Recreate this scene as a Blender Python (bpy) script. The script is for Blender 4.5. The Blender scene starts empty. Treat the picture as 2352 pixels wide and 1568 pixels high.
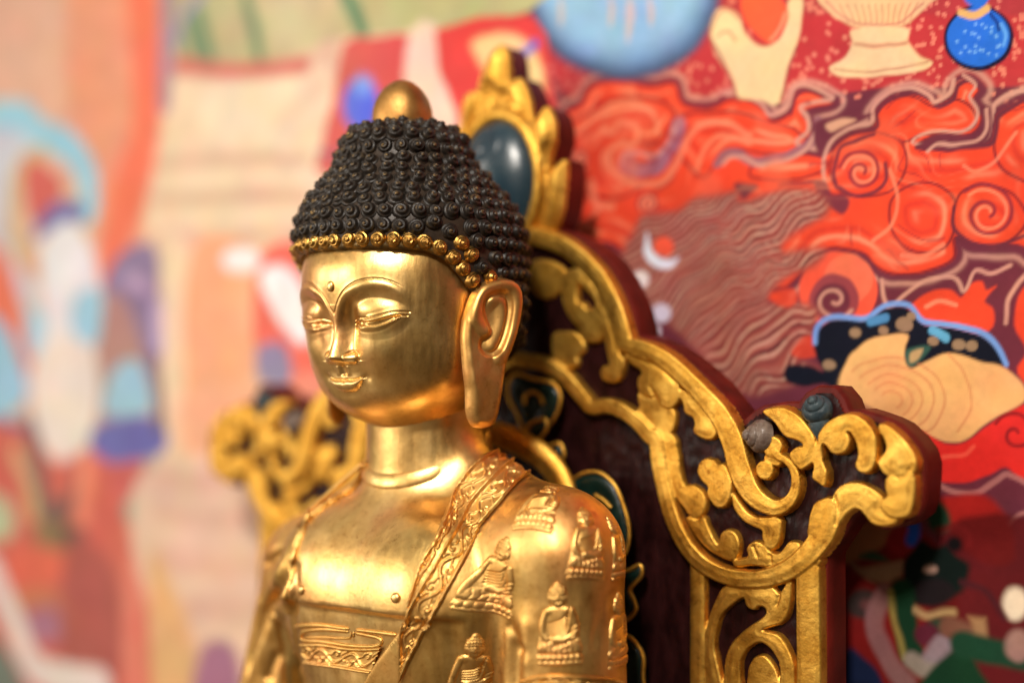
import bpy, math, random
import numpy as np
from mathutils import Vector, Matrix
from mathutils.bvhtree import BVHTree

random.seed(7)
rng = np.random.default_rng(11)
sc = bpy.context.scene
CM = 0.01                                   # all modelling below is in centimetres

# ------------------------------------------------------------------ camera
YAW = math.radians(37.6)
PITCH = math.atan(88.0 / 3266.7)
FPX = 3266.7                                # focal length in pixels of a 2352 px wide frame
Rv = np.array([math.cos(YAW), math.sin(YAW), 0.0])
F0 = np.array([-math.sin(YAW), math.cos(YAW), 0.0])
Zu = np.array([0.0, 0.0, 1.0])
Fv = F0 * math.cos(PITCH) + Zu * math.sin(PITCH)
Uv = -F0 * math.sin(PITCH) + Zu * math.cos(PITCH)
CAM = np.array([30.96, -39.52, 0.0])

cam_d = bpy.data.cameras.new('camera')
cam = bpy.data.objects.new('camera', cam_d)
sc.collection.objects.link(cam)
cam.location = Vector(CAM * CM)
cam.rotation_euler = (math.pi / 2 + PITCH, 0, YAW)
cam_d.lens = 50; cam_d.sensor_width = 36
cam_d.clip_start = 0.01; cam_d.clip_end = 50
cam_d.dof.use_dof = True
cam_d.dof.focus_distance = 0.434
cam_d.dof.aperture_fstop = 2.35
cam_d.dof.aperture_blades = 0
sc.camera = cam

# ------------------------------------------------------------------ light
sc.view_settings.view_transform = 'Standard'
sc.view_settings.look = 'None'
sc.view_settings.exposure = -0.05
sc.view_settings.gamma = 1.0
sc.view_settings.use_curve_mapping = False
w = bpy.data.worlds.new('World'); sc.world = w; w.use_nodes = True
nt = w.node_tree; nt.nodes.clear()
wo = nt.nodes.new('ShaderNodeOutputWorld'); wb = nt.nodes.new('ShaderNodeBackground')
tc = nt.nodes.new('ShaderNodeTexCoord'); sx = nt.nodes.new('ShaderNodeSeparateXYZ')
cr = nt.nodes.new('ShaderNodeValToRGB'); ma = nt.nodes.new('ShaderNodeMath'); ma.operation = 'MULTIPLY_ADD'
ma.inputs[1].default_value = 0.5; ma.inputs[2].default_value = 0.5
nz = nt.nodes.new('ShaderNodeTexNoise'); nz.inputs['Scale'].default_value = 1.6; nz.inputs['Detail'].default_value = 1.0
mx = nt.nodes.new('ShaderNodeMix'); mx.data_type = 'RGBA'; mx.blend_type = 'MULTIPLY'; mx.inputs[0].default_value = 0.6
cr2 = nt.nodes.new('ShaderNodeValToRGB')
cr2.color_ramp.elements[0].position = 0.38; cr2.color_ramp.elements[0].color = (0.25, 0.25, 0.25, 1)
cr2.color_ramp.elements[1].position = 0.62; cr2.color_ramp.elements[1].color = (1.5, 1.5, 1.5, 1)
e = cr.color_ramp.elements
e[0].position = 0.0; e[0].color = (0.26, 0.17, 0.10, 1)
e[1].position = 1.0; e[1].color = (0.85, 0.74, 0.60, 1)
q = e.new(0.25); q.color = (0.44, 0.31, 0.19, 1)
q = e.new(0.44); q.color = (0.50, 0.38, 0.25, 1)
q = e.new(0.55); q.color = (0.60, 0.46, 0.32, 1)
nt.links.new(tc.outputs['Generated'], sx.inputs[0]); nt.links.new(sx.outputs['Z'], ma.inputs[0])
nt.links.new(ma.outputs[0], cr.inputs[0]); nt.links.new(tc.outputs['Generated'], nz.inputs['Vector'])
nt.links.new(nz.outputs['Fac'], cr2.inputs[0]); nt.links.new(cr.outputs[0], mx.inputs[6]); nt.links.new(cr2.outputs[0], mx.inputs[7])
dp = nt.nodes.new('ShaderNodeVectorMath'); dp.operation = 'DOT_PRODUCT'; dp.inputs[1].default_value = (-0.80, -0.60, 0.0)
nt.links.new(tc.outputs['Generated'], dp.inputs[0])
mr_ = nt.nodes.new('ShaderNodeMapRange'); mr_.interpolation_type = 'SMOOTHSTEP'; mr_.inputs['From Min'].default_value = -0.7; mr_.inputs['From Max'].default_value = 0.75
mr_.inputs['To Min'].default_value = 0.19; mr_.inputs['To Max'].default_value = 1.25; nt.links.new(dp.outputs['Value'], mr_.inputs['Value'])
sc_n = nt.nodes.new('ShaderNodeVectorMath'); sc_n.operation = 'SCALE'; nt.links.new(mx.outputs[2], sc_n.inputs[0]); nt.links.new(mr_.outputs[0], sc_n.inputs['Scale'])
nt.links.new(sc_n.outputs[0], wb.inputs['Color']); nt.links.new(wb.outputs[0], wo.inputs[0])
wb.inputs['Strength'].default_value = 0.62

def az(a, e):
    a, e = math.radians(a), math.radians(e); return (math.sin(a) * math.cos(e), -math.cos(a) * math.cos(e), math.sin(e))
def lamp(name, direction, dist, size, power, col, aim=(0, -5, -1), sy=None):
    d = np.array(direction, float); d /= np.linalg.norm(d)
    ld = bpy.data.lights.new(name, 'AREA'); ld.shape = 'ELLIPSE'
    ld.size = size * CM; ld.size_y = (sy or size) * CM; ld.energy = power; ld.color = col
    o = bpy.data.objects.new(name, ld); sc.collection.objects.link(o)
    o.location = Vector((np.array(aim) + d * dist) * CM)
    o.rotation_euler = Vector(-d).to_track_quat('-Z', 'Y').to_euler()
    return o
lamp('hall_lamp', az(-25, 11), 150, 15, 5.0, (1.0, 0.91, 0.79), sy=40)
lamp('hall_lamp', az(-38, 8), 150, 15, 4.8, (1.0, 0.91, 0.79), sy=36)
lamp('hall_lamp', az(-60, 9), 170, 26, 3.3, (1.0, 0.95, 0.88), sy=50)
lc_ = lamp('hall_lamp', az(22, 34), 190, 26, 2.2, (1.0, 0.92, 0.82), aim=(6, 2, 10)); lc_.data.spread = math.radians(40)

# ------------------------------------------------------------------ helpers: pixels of the photo to points of the place
def ray(px, py):
    d = Fv + Rv * ((px - 1176) / FPX) + Uv * ((784 - py) / FPX)
    return d
def on_y(px, py, y):
    d = ray(px, py); t = (y - CAM[1]) / d[1]
    return CAM + d * t
def zoomer(x0, y0, s):                     # coordinates read off an enlarged crop
    return lambda p: ((x0 + s * p[0]) / 1.7415, (y0 + s * p[1]) / 1.7415)
Z1 = zoomer(1100, 900, 0.5741); Z3 = zoomer(1100, 1700, 0.6575); Z4 = zoomer(1700, 1700, 0.6575)
Z5 = zoomer(2000, 850, 0.6057); Z6 = zoomer(2600, 1400, 0.8487); Z7 = zoomer(1700, 100, 0.5422)
Z9 = zoomer(1900, 1350, 0.4144); ZS = zoomer(900, 1900, 0.5302)
def plane_pts(pts, Z, y):                  # -> (x, z) on the plane at depth y
    out = []
    for p in pts:
        a = Z(p) if Z else p
        w = on_y(a[0], a[1], y); out.append((w[0], w[2]))
    return np.array(out)

# ------------------------------------------------------------------ helpers: curves and distances
def spline(P, n=12, closed=False):
    P = np.asarray(P, float); m = len(P)
    if m < 3: 
        t = np.linspace(0, 1, n + 1)[:, None]; return P[0] + (P[-1] - P[0]) * t
    if closed: Q = np.vstack([P[-1], P, P[0], P[1]]); segs = m
    else: Q = np.vstack([2 * P[0] - P[1], P, 2 * P[-1] - P[-2]]); segs = m - 1
    t = np.linspace(0, 1, n, endpoint=False)[:, None]; out = []
    for i in range(segs):
        a, b, c, d = Q[i], Q[i + 1], Q[i + 2], Q[i + 3]
        out.append(0.5 * (2 * b + (c - a) * t + (2 * a - 5 * b + 4 * c - d) * t * t + (3 * b - a - 3 * c + d) * t ** 3))
    out = np.vstack(out)
    if not closed: out = np.vstack([out, P[-1]])
    return out
def interp(x, K):
    K = np.array(K, float)
    return np.interp(x, K[:, 0], K[:, 1])
def sinterp(x, K, n=16):                    # smooth interpolation, knots increasing in their first column
    S = spline(K, n); return np.interp(x, S[:, 0], S[:, 1])
def sstep(a, b, x):
    t = np.clip((x - a) / (b - a), 0, 1); return t * t * (3 - 2 * t)
def G(x): return np.exp(-x * x)
def dline(P, L, W=None):
    """distance of points P (N,k) to polyline L (M,k); with W the value radius-distance (positive inside)"""
    best = np.full(len(P), 1e9); arc = np.zeros(len(P)); s0 = 0.0
    if W is not None: best = np.full(len(P), -1e9)
    for i in range(len(L) - 1):
        a, b = L[i], L[i + 1]; ab = b - a; l2 = ab @ ab
        if l2 < 1e-12: continue
        t = np.clip(((P - a) @ ab) / l2, 0, 1)
        d = np.sqrt(((P - (a + t[:, None] * ab)) ** 2).sum(1))
        if W is None:
            m = d < best; best = np.where(m, d, best); arc = np.where(m, s0 + t * math.sqrt(l2), arc)
        else:
            best = np.maximum(best, W[i] + (W[i + 1] - W[i]) * t - d)
        s0 += math.sqrt(l2)
    return (best, arc) if W is None else best
def spoly(P, poly):
    """signed distance to polygon (positive inside)"""
    L = np.vstack([poly, poly[0]]); d, _ = dline(P, L)
    x, y = P[:, 0], P[:, 1]; c = np.zeros(len(P), bool)
    for i in range(len(poly)):
        a, b = poly[i], poly[(i + 1) % len(poly)]
        if a[1] == b[1]: continue
        m = ((a[1] > y) != (b[1] > y)) & (x < (b[0] - a[0]) * (y - a[1]) / (b[1] - a[1]) + a[0]); c ^= m
    return np.where(c, d, -d)
def vnoise(P, scale, seed=0):
    """smooth value noise in [-1,1] for (N,2) or (N,3) points"""
    P = np.asarray(P, float) / scale
    if P.shape[1] == 2: P = np.hstack([P, np.zeros((len(P), 1))])
    I = np.floor(P).astype(np.int64); f = P - I; f = f * f * (3 - 2 * f); r = 0
    def h(a, b, c):
        n = (a * 374761393 + b * 668265263 + c * 2147483647 + seed * 974634777) & 0xFFFFFFFF
        n = ((n ^ (n >> 13)) * 1274126177) & 0xFFFFFFFF
        return ((n ^ (n >> 16)) & 0xFFFF) / 32767.5 - 1
    for dx in (0, 1):
        for dy in (0, 1):
            for dz in (0, 1):
                wgt = (f[:, 0] if dx else 1 - f[:, 0]) * (f[:, 1] if dy else 1 - f[:, 1]) * (f[:, 2] if dz else 1 - f[:, 2])
                r = r + wgt * h(I[:, 0] + dx, I[:, 1] + dy, I[:, 2] + dz)
    return r

# ------------------------------------------------------------------ helpers: meshes and objects
def mesh(name, V, Fc, mat, parent=None, smooth=True, loc=(0, 0, 0), col=None):
    me = bpy.data.meshes.new(name)
    V = (np.asarray(V, float) - np.array(loc)) * CM
    Fa = Fc if isinstance(Fc, np.ndarray) else None
    if Fa is not None and len(Fa):
        k = Fa.shape[1]; n = len(Fa)
        me.vertices.add(len(V)); me.vertices.foreach_set('co', V.astype(np.float32).ravel())
        me.loops.add(n * k); me.loops.foreach_set('vertex_index', Fa.astype(np.int32).ravel())
        me.polygons.add(n); me.polygons.foreach_set('loop_start', np.arange(0, n * k, k, dtype=np.int32))
        me.update(calc_edges=True)
    else:
        me.from_pydata([tuple(v) for v in V], [], [tuple(int(i) for i in f) for f in Fc]); me.update()
    me.validate()
    if smooth: me.polygons.foreach_set('use_smooth', np.ones(len(me.polygons), bool))
    if col is not None:
        at = me.color_attributes.new('paint', 'FLOAT_COLOR', 'POINT')
        c4 = np.ones((len(V), 4), np.float32); c4[:, :col.shape[1]] = col
        at.data.foreach_set('color', c4.ravel())
    me.materials.append(mat)
    o = bpy.data.objects.new(name, me); sc.collection.objects.link(o)
    if parent is not None:
        o.parent = parent
        pl = parent.get('cm', (0, 0, 0)); o.location = Vector([(loc[i] - pl[i]) * CM for i in range(3)])
    else: o.location = Vector([c * CM for c in loc])
    return o
def thing(name, label, cat, loc=(0, 0, 0), group=None):
    o = bpy.data.objects.new(name, None); sc.collection.objects.link(o)
    o.empty_display_size = 0.02
    o.location = Vector([c * CM for c in loc]); o['cm'] = [float(c) for c in loc]
    o['label'] = label; o['category'] = cat
    if group: o['group'] = group
    return o
def grid_faces(n, m, wrap=False, keep=None, off=0):
    i = np.arange(n - 1)[:, None]; j = np.arange(m if wrap else m - 1)[None, :]; j2 = (j + 1) % m
    a = i * m + j; b = i * m + j2; c = (i + 1) * m + j2; d = (i + 1) * m + j
    Fq = np.stack([a, b, c, d], -1).reshape(-1, 4)
    if keep is not None:
        k = keep.ravel(); Fq = Fq[k[Fq].any(1)]
    return Fq + off
def snap_in(P, sd, poly):
    """move points just outside an outline onto it"""
    P = P.copy(); m = (sd < 0) & (sd > -0.2); Q = P[m]; L = np.vstack([poly, poly[0]]); best = np.full(len(Q), 1e9); N = Q.copy()
    for i in range(len(L) - 1):
        a, b = L[i], L[i + 1]; ab = b - a; l2 = ab @ ab
        if l2 < 1e-12: continue
        t = np.clip(((Q - a) @ ab) / l2, 0, 1); C = a + t[:, None] * ab; d = ((Q - C) ** 2).sum(1); k = d < best
        best = np.where(k, d, best); N[k] = C[k]
    P[m] = N; return P
def compact(V, Fq):
    u, inv = np.unique(Fq.ravel(), return_inverse=True)
    return V[u], inv.reshape(Fq.shape), u

# ------------------------------------------------------------------ materials
def nodes(name):
    m = bpy.data.materials.new(name); m.use_nodes = True
    n = m.node_tree; b = n.nodes['Principled BSDF']; return m, n, b
def noise(n, scale, detail=4, rough=0.55, dist=0.0, vec=None):
    t = n.nodes.new('ShaderNodeTexNoise'); t.inputs['Scale'].default_value = scale
    t.inputs['Detail'].default_value = detail; t.inputs['Roughness'].default_value = rough
    t.inputs['Distortion'].default_value = dist
    if vec is None:
        c = n.nodes.new('ShaderNodeTexCoord'); vec = c.outputs['Object']
    n.links.new(vec, t.inputs['Vector']); return t
def ramp(n, src, stops):
    r = n.nodes.new('ShaderNodeValToRGB'); e = r.color_ramp.elements
    while len(e) > 1: e.remove(e[0])
    e[0].position = stops[0][0]; c = stops[0][1]; e[0].color = (*c, 1) if len(c) == 3 else c
    for p, c in stops[1:]:
        k = e.new(p); k.color = (*c, 1)
    n.links.new(src, r.inputs[0]); return r
def bumpn(n, b, src, strength, dist, prev=None):
    k = n.nodes.new('ShaderNodeBump'); k.inputs['Strength'].default_value = strength
    k.inputs['Distance'].default_value = dist; n.links.new(src, k.inputs['Height'])
    if prev is not None: n.links.new(prev.outputs[0], k.inputs['Normal'])
    n.links.new(k.outputs[0], b.inputs['Normal']); return k
def g3(v): return (v, v, v)
def stretched(n, s):
    c = n.nodes.new('ShaderNodeTexCoord'); mp = n.nodes.new('ShaderNodeMapping'); mp.inputs['Scale'].default_value = s
    n.links.new(c.outputs['Object'], mp.inputs['Vector']); return mp.outputs[0]

def gold(name, c1, c2, c3, r0, r1, bump=0.15, patch=40, fine=900, dark=None, coat=0.0):
    m, n, b = nodes(name); b.inputs['Metallic'].default_value = 1.0; b.inputs['Coat Weight'].default_value = coat; b.inputs['Coat Roughness'].default_value = 0.25; b.inputs['Coat IOR'].default_value = 1.7
    t = noise(n, patch, 5, 0.6, 0.6)
    cr_ = ramp(n, t.outputs['Fac'], [(0.30, c3), (0.47, c1), (0.70, c2)])
    t2 = noise(n, patch * 0.8, 3, 0.5, 0.8); h = ramp(n, t2.outputs['Fac'], [(0.36, (0.86, 0.94, 0.92)), (0.47, (1, 1, 1)), (0.56, (1, 1, 1)), (0.68, (1.0, 0.80, 0.82))])
    m1 = n.nodes.new('ShaderNodeMix'); m1.data_type = 'RGBA'; m1.blend_type = 'MULTIPLY'; m1.inputs[0].default_value = 0.8
    n.links.new(cr_.outputs[0], m1.inputs[6]); n.links.new(h.outputs[0], m1.inputs[7]); out = m1.outputs[2]
    f = noise(n, fine, 6, 0.7)
    sp = noise(n, patch * 9, 8, 0.75)
    m2 = n.nodes.new('ShaderNodeMix'); m2.data_type = 'RGBA'; m2.blend_type = 'MULTIPLY'; m2.inputs[0].default_value = 1.0
    rr = ramp(n, sp.outputs['Fac'], [(0.29, (0.60, 0.48, 0.38)), (0.42, (0.93, 0.90, 0.86)), (0.55, (1, 1, 1))])
    n.links.new(out, m2.inputs[6]); n.links.new(rr.outputs[0], m2.inputs[7]); n.links.new(m2.outputs[2], b.inputs['Base Color'])
    br = noise(n, 1.0, 3, 0.6, vec=stretched(n, (420, 420, 45)))
    mm = n.nodes.new('ShaderNodeMath'); mm.operation = 'ADD'; n.links.new(t.outputs['Fac'], mm.inputs[0]); n.links.new(br.outputs['Fac'], mm.inputs[1])
    r = n.nodes.new('ShaderNodeMapRange'); r.inputs['From Min'].default_value = 0.7; r.inputs['From Max'].default_value = 1.35
    r.inputs['To Min'].default_value = r0; r.inputs['To Max'].default_value = r1
    n.links.new(mm.outputs[0], r.inputs['Value']); n.links.new(r.outputs[0], b.inputs['Roughness'])
    k = bumpn(n, b, f.outputs['Fac'], bump, 0.00012)
    f2 = noise(n, patch * 4, 4, 0.5); k = bumpn(n, b, f2.outputs['Fac'], bump * 1.4, 0.0005, k)
    f3 = noise(n, 1.0, 4, 0.7, 0.4, vec=stretched(n, (1500, 900, 60))); bumpn(n, b, f3.outputs['Fac'], bump * 0.9, 0.0002, k)
    return m
M_skin = gold('burnished_gold', (0.83, 0.52, 0.172), (0.93, 0.64, 0.26), (0.69, 0.40, 0.115), 0.30, 0.47, 0.22, coat=0.4)
M_robe = gold('matte_gold', (0.76, 0.445, 0.135), (0.86, 0.56, 0.20), (0.60, 0.31, 0.08), 0.38, 0.54, 0.25)
M_ear = gold('rubbed_gold', (0.72, 0.40, 0.12), (0.84, 0.53, 0.19), (0.60, 0.30, 0.08), 0.38, 0.52, 0.2)

def gilt_mat():
    m, n, b = nodes('gilded_wood'); b.inputs['Metallic'].default_value = 1.0
    t = noise(n, 55, 6, 0.62, 0.4)
    c = ramp(n, t.outputs['Fac'], [(0.28, (0.20, 0.085, 0.018)), (0.40, (0.66, 0.35, 0.050)), (0.64, (0.84, 0.51, 0.10))])
    sp = noise(n, 240, 8, 0.75, 0.3); rr = ramp(n, sp.outputs['Fac'], [(0.32, (0.42, 0.30, 0.22)), (0.43, (0.86, 0.80, 0.74)), (0.56, (1, 1, 1)), (0.72, (1.12, 1.12, 1.15))])
    m2 = n.nodes.new('ShaderNodeMix'); m2.data_type = 'RGBA'; m2.blend_type = 'MULTIPLY'; m2.inputs[0].default_value = 1.0
    n.links.new(c.outputs[0], m2.inputs[6]); n.links.new(rr.outputs[0], m2.inputs[7]); n.links.new(m2.outputs[2], b.inputs['Base Color'])
    r = ramp(n, t.outputs['Fac'], [(0.3, g3(0.56)), (0.7, g3(0.40))]); n.links.new(r.outputs[0], b.inputs['Roughness'])
    f = noise(n, 760, 5, 0.7); k = bumpn(n, b, f.outputs['Fac'], 0.5, 0.0004)
    f2 = noise(n, 110, 3, 0.5); bumpn(n, b, f2.outputs['Fac'], 0.35, 0.0009, k)
    return m
M_gilt = gilt_mat()
def lacquer(name, c0, c1, rough, bump, sc_=120, stretch=None, spec=0.25):
    m, n, b = nodes(name)
    t = noise(n, 1.0 if stretch else sc_, 5, 0.6, 0.2, vec=stretched(n, stretch) if stretch else None)
    c = ramp(n, t.outputs['Fac'], [(0.35, c0), (0.68, c1)]); n.links.new(c.outputs[0], b.inputs['Base Color'])
    b.inputs['Roughness'].default_value = rough; b.inputs['Specular IOR Level'].default_value = 0.25; b.inputs['Coat Weight'].default_value = 0.03; b.inputs['Coat Roughness'].default_value = 0.22
    b.inputs['Specular IOR Level'].default_value = spec
    bumpn(n, b, t.outputs['Fac'], bump, 0.001)
    return m
M_red = lacquer('dark_red_lacquer', (0.060, 0.003, 0.0015), (0.135, 0.008, 0.004), 0.58, 0.25, 60, (220, 60, 60))
M_floor = lacquer('chiselled_maroon_ground', (0.008, 0.002, 0.002), (0.026, 0.006, 0.006), 0.34, 0.5, 420, (260, 260, 90), spec=0.13)
M_petal = lacquer('dark_green_paint', (0.002, 0.009, 0.007), (0.006, 0.022, 0.016), 0.35, 0.4, 200)
M_teal = lacquer('blue_green_enamel', (0.004, 0.020, 0.036), (0.024, 0.050, 0.066), 0.30, 0.35, 60, spec=0.6)
M_knob = lacquer('grey_blue_paint', (0.020, 0.032, 0.040), (0.060, 0.085, 0.095), 0.25, 0.6, 260)
M_shell = lacquer('grey_brown_paint', (0.10, 0.065, 0.05), (0.22, 0.17, 0.14), 0.25, 0.6, 260)
def hair_mat():
    m, n, b = nodes('black_patina'); a = n.nodes.new('ShaderNodeVertexColor'); a.layer_name = 'paint'
    t = noise(n, 260, 5, 0.6)
    sx_ = n.nodes.new('ShaderNodeSeparateColor'); n.links.new(a.outputs[0], sx_.inputs[0])
    ad = n.nodes.new('ShaderNodeMath'); ad.operation = 'ADD'; n.links.new(sx_.outputs[0], ad.inputs[0])
    mu = n.nodes.new('ShaderNodeMath'); mu.operation = 'MULTIPLY_ADD'; mu.inputs[1].default_value = 1.1; mu.inputs[2].default_value = -0.55
    n.links.new(t.outputs['Fac'], mu.inputs[0]); n.links.new(mu.outputs[0], ad.inputs[1])
    c = ramp(n, ad.outputs[0], [(0.18, (0.034, 0.021, 0.013)), (0.34, (0.010, 0.0075, 0.006)), (0.52, (0.021, 0.015, 0.011)), (0.70, (0.13, 0.085, 0.038)), (1.0, (0.55, 0.34, 0.10))])
    n.links.new(c.outputs[0], b.inputs['Base Color'])
    mt = ramp(n, ad.outputs[0], [(0.55, g3(0.0)), (0.85, g3(1.0))]); n.links.new(mt.outputs[0], b.inputs['Metallic'])
    b.inputs['Roughness'].default_value = 0.42; b.inputs['Specular IOR Level'].default_value = 0.3
    bumpn(n, b, t.outputs['Fac'], 0.6, 0.0005)
    return m
M_hair = hair_mat()
M_curlgold = gold('worn_gold', (0.50, 0.28, 0.07), (0.66, 0.40, 0.12), (0.20, 0.10, 0.03), 0.28, 0.45, 0.4, 160, 900)
M_finial = gold('tarnished_gold', (0.46, 0.24, 0.07), (0.56, 0.32, 0.10), (0.32, 0.15, 0.045), 0.42, 0.56, 0.3, 60, 900)
# ================================================================== the statue
HY = -5.12                                  # depth of the head's axis
statue = thing('buddha_statue', 'gilded bronze seated Buddha statue with black snail-curl hair and downcast eyes', 'statue', (0, -4.5, -14))
statue_loc = statue['cm']

# ---- head: rings with sculpted features
PROF = [(5.2, 2.85, 2.75, 2.9, 0), (4.6, 2.98, 2.90, 3.1, 0), (4.1, 3.12, 3.08, 3.2, 0), (3.5, 3.24, 3.27, 3.3, 0), (2.9, 3.28, 3.30, 3.3, 0),
        (2.2, 3.27, 3.20, 3.3, 0), (1.6, 3.24, 3.07, 3.3, 0), (1.0, 3.20, 2.93, 3.3, 0), (0.5, 3.12, 2.78, 3.3, 0), (0.1, 2.99, 2.62, 3.2, 0),
        (-0.2, 2.84, 2.51, 3.1, 0), (-0.45, 2.63, 2.41, 3.0, 0), (-0.7, 2.36, 2.27, 2.8, 0.02), (-0.95, 2.03, 2.08, 2.6, 0.08), (-1.18, 1.66, 1.83, 2.4, 0.18),
        (-1.40, 1.24, 1.48, 2.2, 0.34), (-1.60, 0.86, 1.08, 2.0, 0.50), (-1.75, 0.46, 0.62, 1.2, 0.65), (-1.80, 0.02, 0.02, 0.02, 0.8)]
PS = spline(PROF, 24)
BROW = np.array([(-0.001, 2.02), (0.10, 2.17), (0.27, 2.46), (0.55, 2.76), (0.95, 2.98), (1.45, 3.06), (1.95, 2.98), (2.35, 2.78), (2.65, 2.50)])
BROWS = spline(BROW, 14)
def face_disp(u, z, thf):
    """u: arc along the face (cm, symmetric), z height; returns outward displacement"""
    a = np.abs(u); P = np.stack([a.ravel(), z.ravel()], 1); sh = u.shape
    d = np.zeros(sh)
    front = sstep(1.25, 0.95, thf)           # features fade beyond the temples
    # brow
    db, _ = dline(P, BROWS); db = db.reshape(sh)
    below = (z < np.interp(a, BROWS[:, 0], BROWS[:, 1])) & (a < 2.65)
    sd = np.where(below, db, -db)
    fadeo = sstep(2.75, 2.1, a)
    d += -0.030 * G((sd + 0.0) / 0.024) * sstep(2.45, 2.0, a)
    d += 0.06 * G((sd - 0.17) / 0.16) * fadeo * sstep(0.0, 0.15, a)
    R = sinterp(a, [(0, 0.0), (0.3, 0.03), (0.6, 0.10), (1.0, 0.15), (1.6, 0.09), (2.2, 0.02), (2.8, 0.0), (4, 0.0), (6, 0)])
    zl_ = np.interp(a, [0.45, 0.85, 1.2, 2.0, 2.6], [0.62, 1.40, 1.66, 1.86, 2.05]); low = sstep(zl_, zl_ + np.interp(a, [0.45, 0.95], [1.25, 0.34]), z)
    d += -R * sstep(0.20, 0.62, sd) * low * (a < 2.9) * sstep(2.8, 2.2, a) * (1 - 0)
    # valley between nose and cheek, running from the brow to the wing
    amp = sinterp(z, [(-2, 0), (0.35, 0.0), (0.6, 0.05), (0.9, 0.13), (1.2, 0.20), (1.6, 0.27), (2.0, 0.28), (2.4, 0.18), (2.8, 0.05), (3.1, 0), (6, 0)])
    d += -amp * np.exp(-np.abs((a - 0.50) / 0.30) ** 2.2) * (1 - sstep(1.6, 2.3, z) * (1 - sstep(0.0, 0.45, sd)))
    # eyeball and upper lid
    r2 = ((a - 1.42) / 1.10) ** 2 + ((z - 2.0) / np.where(z > 2.0, 0.50, 0.80)) ** 2
    d += 0.150 * np.clip(1 - r2, 0, 1) ** 1.3 * (0.45 + 0.55 * sstep(1.35, 1.8, z))
    def K(pts, wdt): 
        dd, _ = dline(P, spline(pts, 10)); return G(dd.reshape(sh) / wdt)
    d += -0.030 * K([(0.60, 1.84), (0.80, 1.90), (1.1, 1.885), (1.4, 1.915), (1.7, 1.98), (2.0, 2.045), (2.25, 2.055), (2.5, 2.045)], 0.022)
    up = sinterp(a, [(0.5, 1.72), (0.6, 1.735), (0.85, 1.775), (1.18, 1.76), (1.5, 1.785), (1.88, 1.885), (2.2, 1.94), (2.5, 1.96)])
    lo = sinterp(a, [(0.5, 1.72), (0.6, 1.72), (0.85, 1.655), (1.18, 1.61), (1.45, 1.62), (1.75, 1.70), (2.0, 1.82), (2.22, 1.925), (2.5, 1.96)])
    inside = (z < up) & (z > lo) & (a > 0.56) & (a < 2.25)
    q = np.where(inside, (z - lo) / np.maximum(up - lo, 1e-4), 0)
    d += np.where(inside, -0.085 * np.clip(4 * q * (1 - q), 0, 1) ** 0.35, 0)
    d += -0.045 * K([(0.56, 1.73), (0.85, 1.775), (1.18, 1.76), (1.5, 1.785), (1.88, 1.885), (2.15, 1.93), (2.42, 1.94)], 0.022)
    d += 0.012 * K([(0.7, 1.60), (1.0, 1.56), (1.3, 1.545), (1.6, 1.61), (1.9, 1.735), (2.15, 1.86)], 0.045)
    d += -0.008 * K([(0.62, 1.60), (0.85, 1.50), (1.15, 1.45), (1.4, 1.455), (1.7, 1.53), (1.95, 1.67), (2.2, 1.83)], 0.040)
    # nose
    yt = sinterp(z, [(-1, 2.6), (0.3, 2.7), (0.45, 2.85), (0.56, 3.16), (0.66, 3.31), (0.80, 3.29), (1.2, 3.18), (1.6, 3.12), (2.0, 3.17), (2.3, 3.22), (2.6, 3.22), (6, 3.2)])
    yb = np.interp(z, PS[::-1, 0], PS[::-1, 2])
    wn = sinterp(z, [(-1, 0.36), (0.4, 0.36), (0.7, 0.35), (1.0, 0.28), (1.4, 0.21), (1.8, 0.18), (2.1, 0.17), (2.4, 0.16), (3, 0.16)])
    cut = sstep(0.40, 0.58, z)
    Nh = np.clip(yt - yb, 0, 2) * cut * sstep(2.5, 2.1, z)
    soc = 0.28 * sstep(1.05, 1.70, z) * sstep(2.3, 1.9, z)
    core = np.exp(-(a / wn) ** 1.9)
    d += Nh * core
    wall = np.exp(-(a / (wn * 2.0)) ** 2.2)
    d += 0.05 * wall * sstep(0.25, 0.70, z) * sstep(1.3, 0.6, z)
    rw = ((a - 0.50) / 0.22) ** 2 + ((z - 0.67) / 0.20) ** 2
    d += 0.15 * np.clip(1 - rw, 0, 1) ** 0.8 * sstep(0.42, 0.56, z)
    th = np.linspace(math.radians(150), math.radians(-40), 16)
    arc_ = np.stack([0.51 + 0.20 * np.cos(th), 0.69 + 0.19 * np.sin(th)], 1)
    dd, _ = dline(P, arc_); d += -0.05 * G(dd.reshape(sh) / 0.03)
    # philtrum, lips
    d += 0.06 * G(a / 0.75) * G((z - 0.05) / 0.38)
    ph = sstep(0.10, 0.2, z) * sstep(0.50, 0.38, z)
    d += (-0.085 * G(a / 0.12) + 0.040 * G((a - 0.22) / 0.09)) * ph
    zm = sinterp(a, [(0, -0.03), (0.15, 0.0), (0.35, -0.01), (0.6, 0.03), (0.80, 0.09), (2, 0.2)])
    zt = sinterp(a, [(0, 0.10), (0.14, 0.17), (0.3, 0.16), (0.6, 0.13), (0.80, 0.11), (2, 0.2)])
    zl = sinterp(a, [(0, -0.385), (0.25, -0.37), (0.45, -0.30), (0.60, -0.18), (0.72, -0.01), (0.80, 0.085), (2, 0.2)])
    qu = np.clip((z - zm) / np.maximum(zt - zm, 1e-3), 0, 1); ql = np.clip((zm - z) / np.maximum(zm - zl, 1e-3), 0, 1)
    tp = np.clip(1 - (a / 0.84) ** 4, 0, 1)
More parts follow.
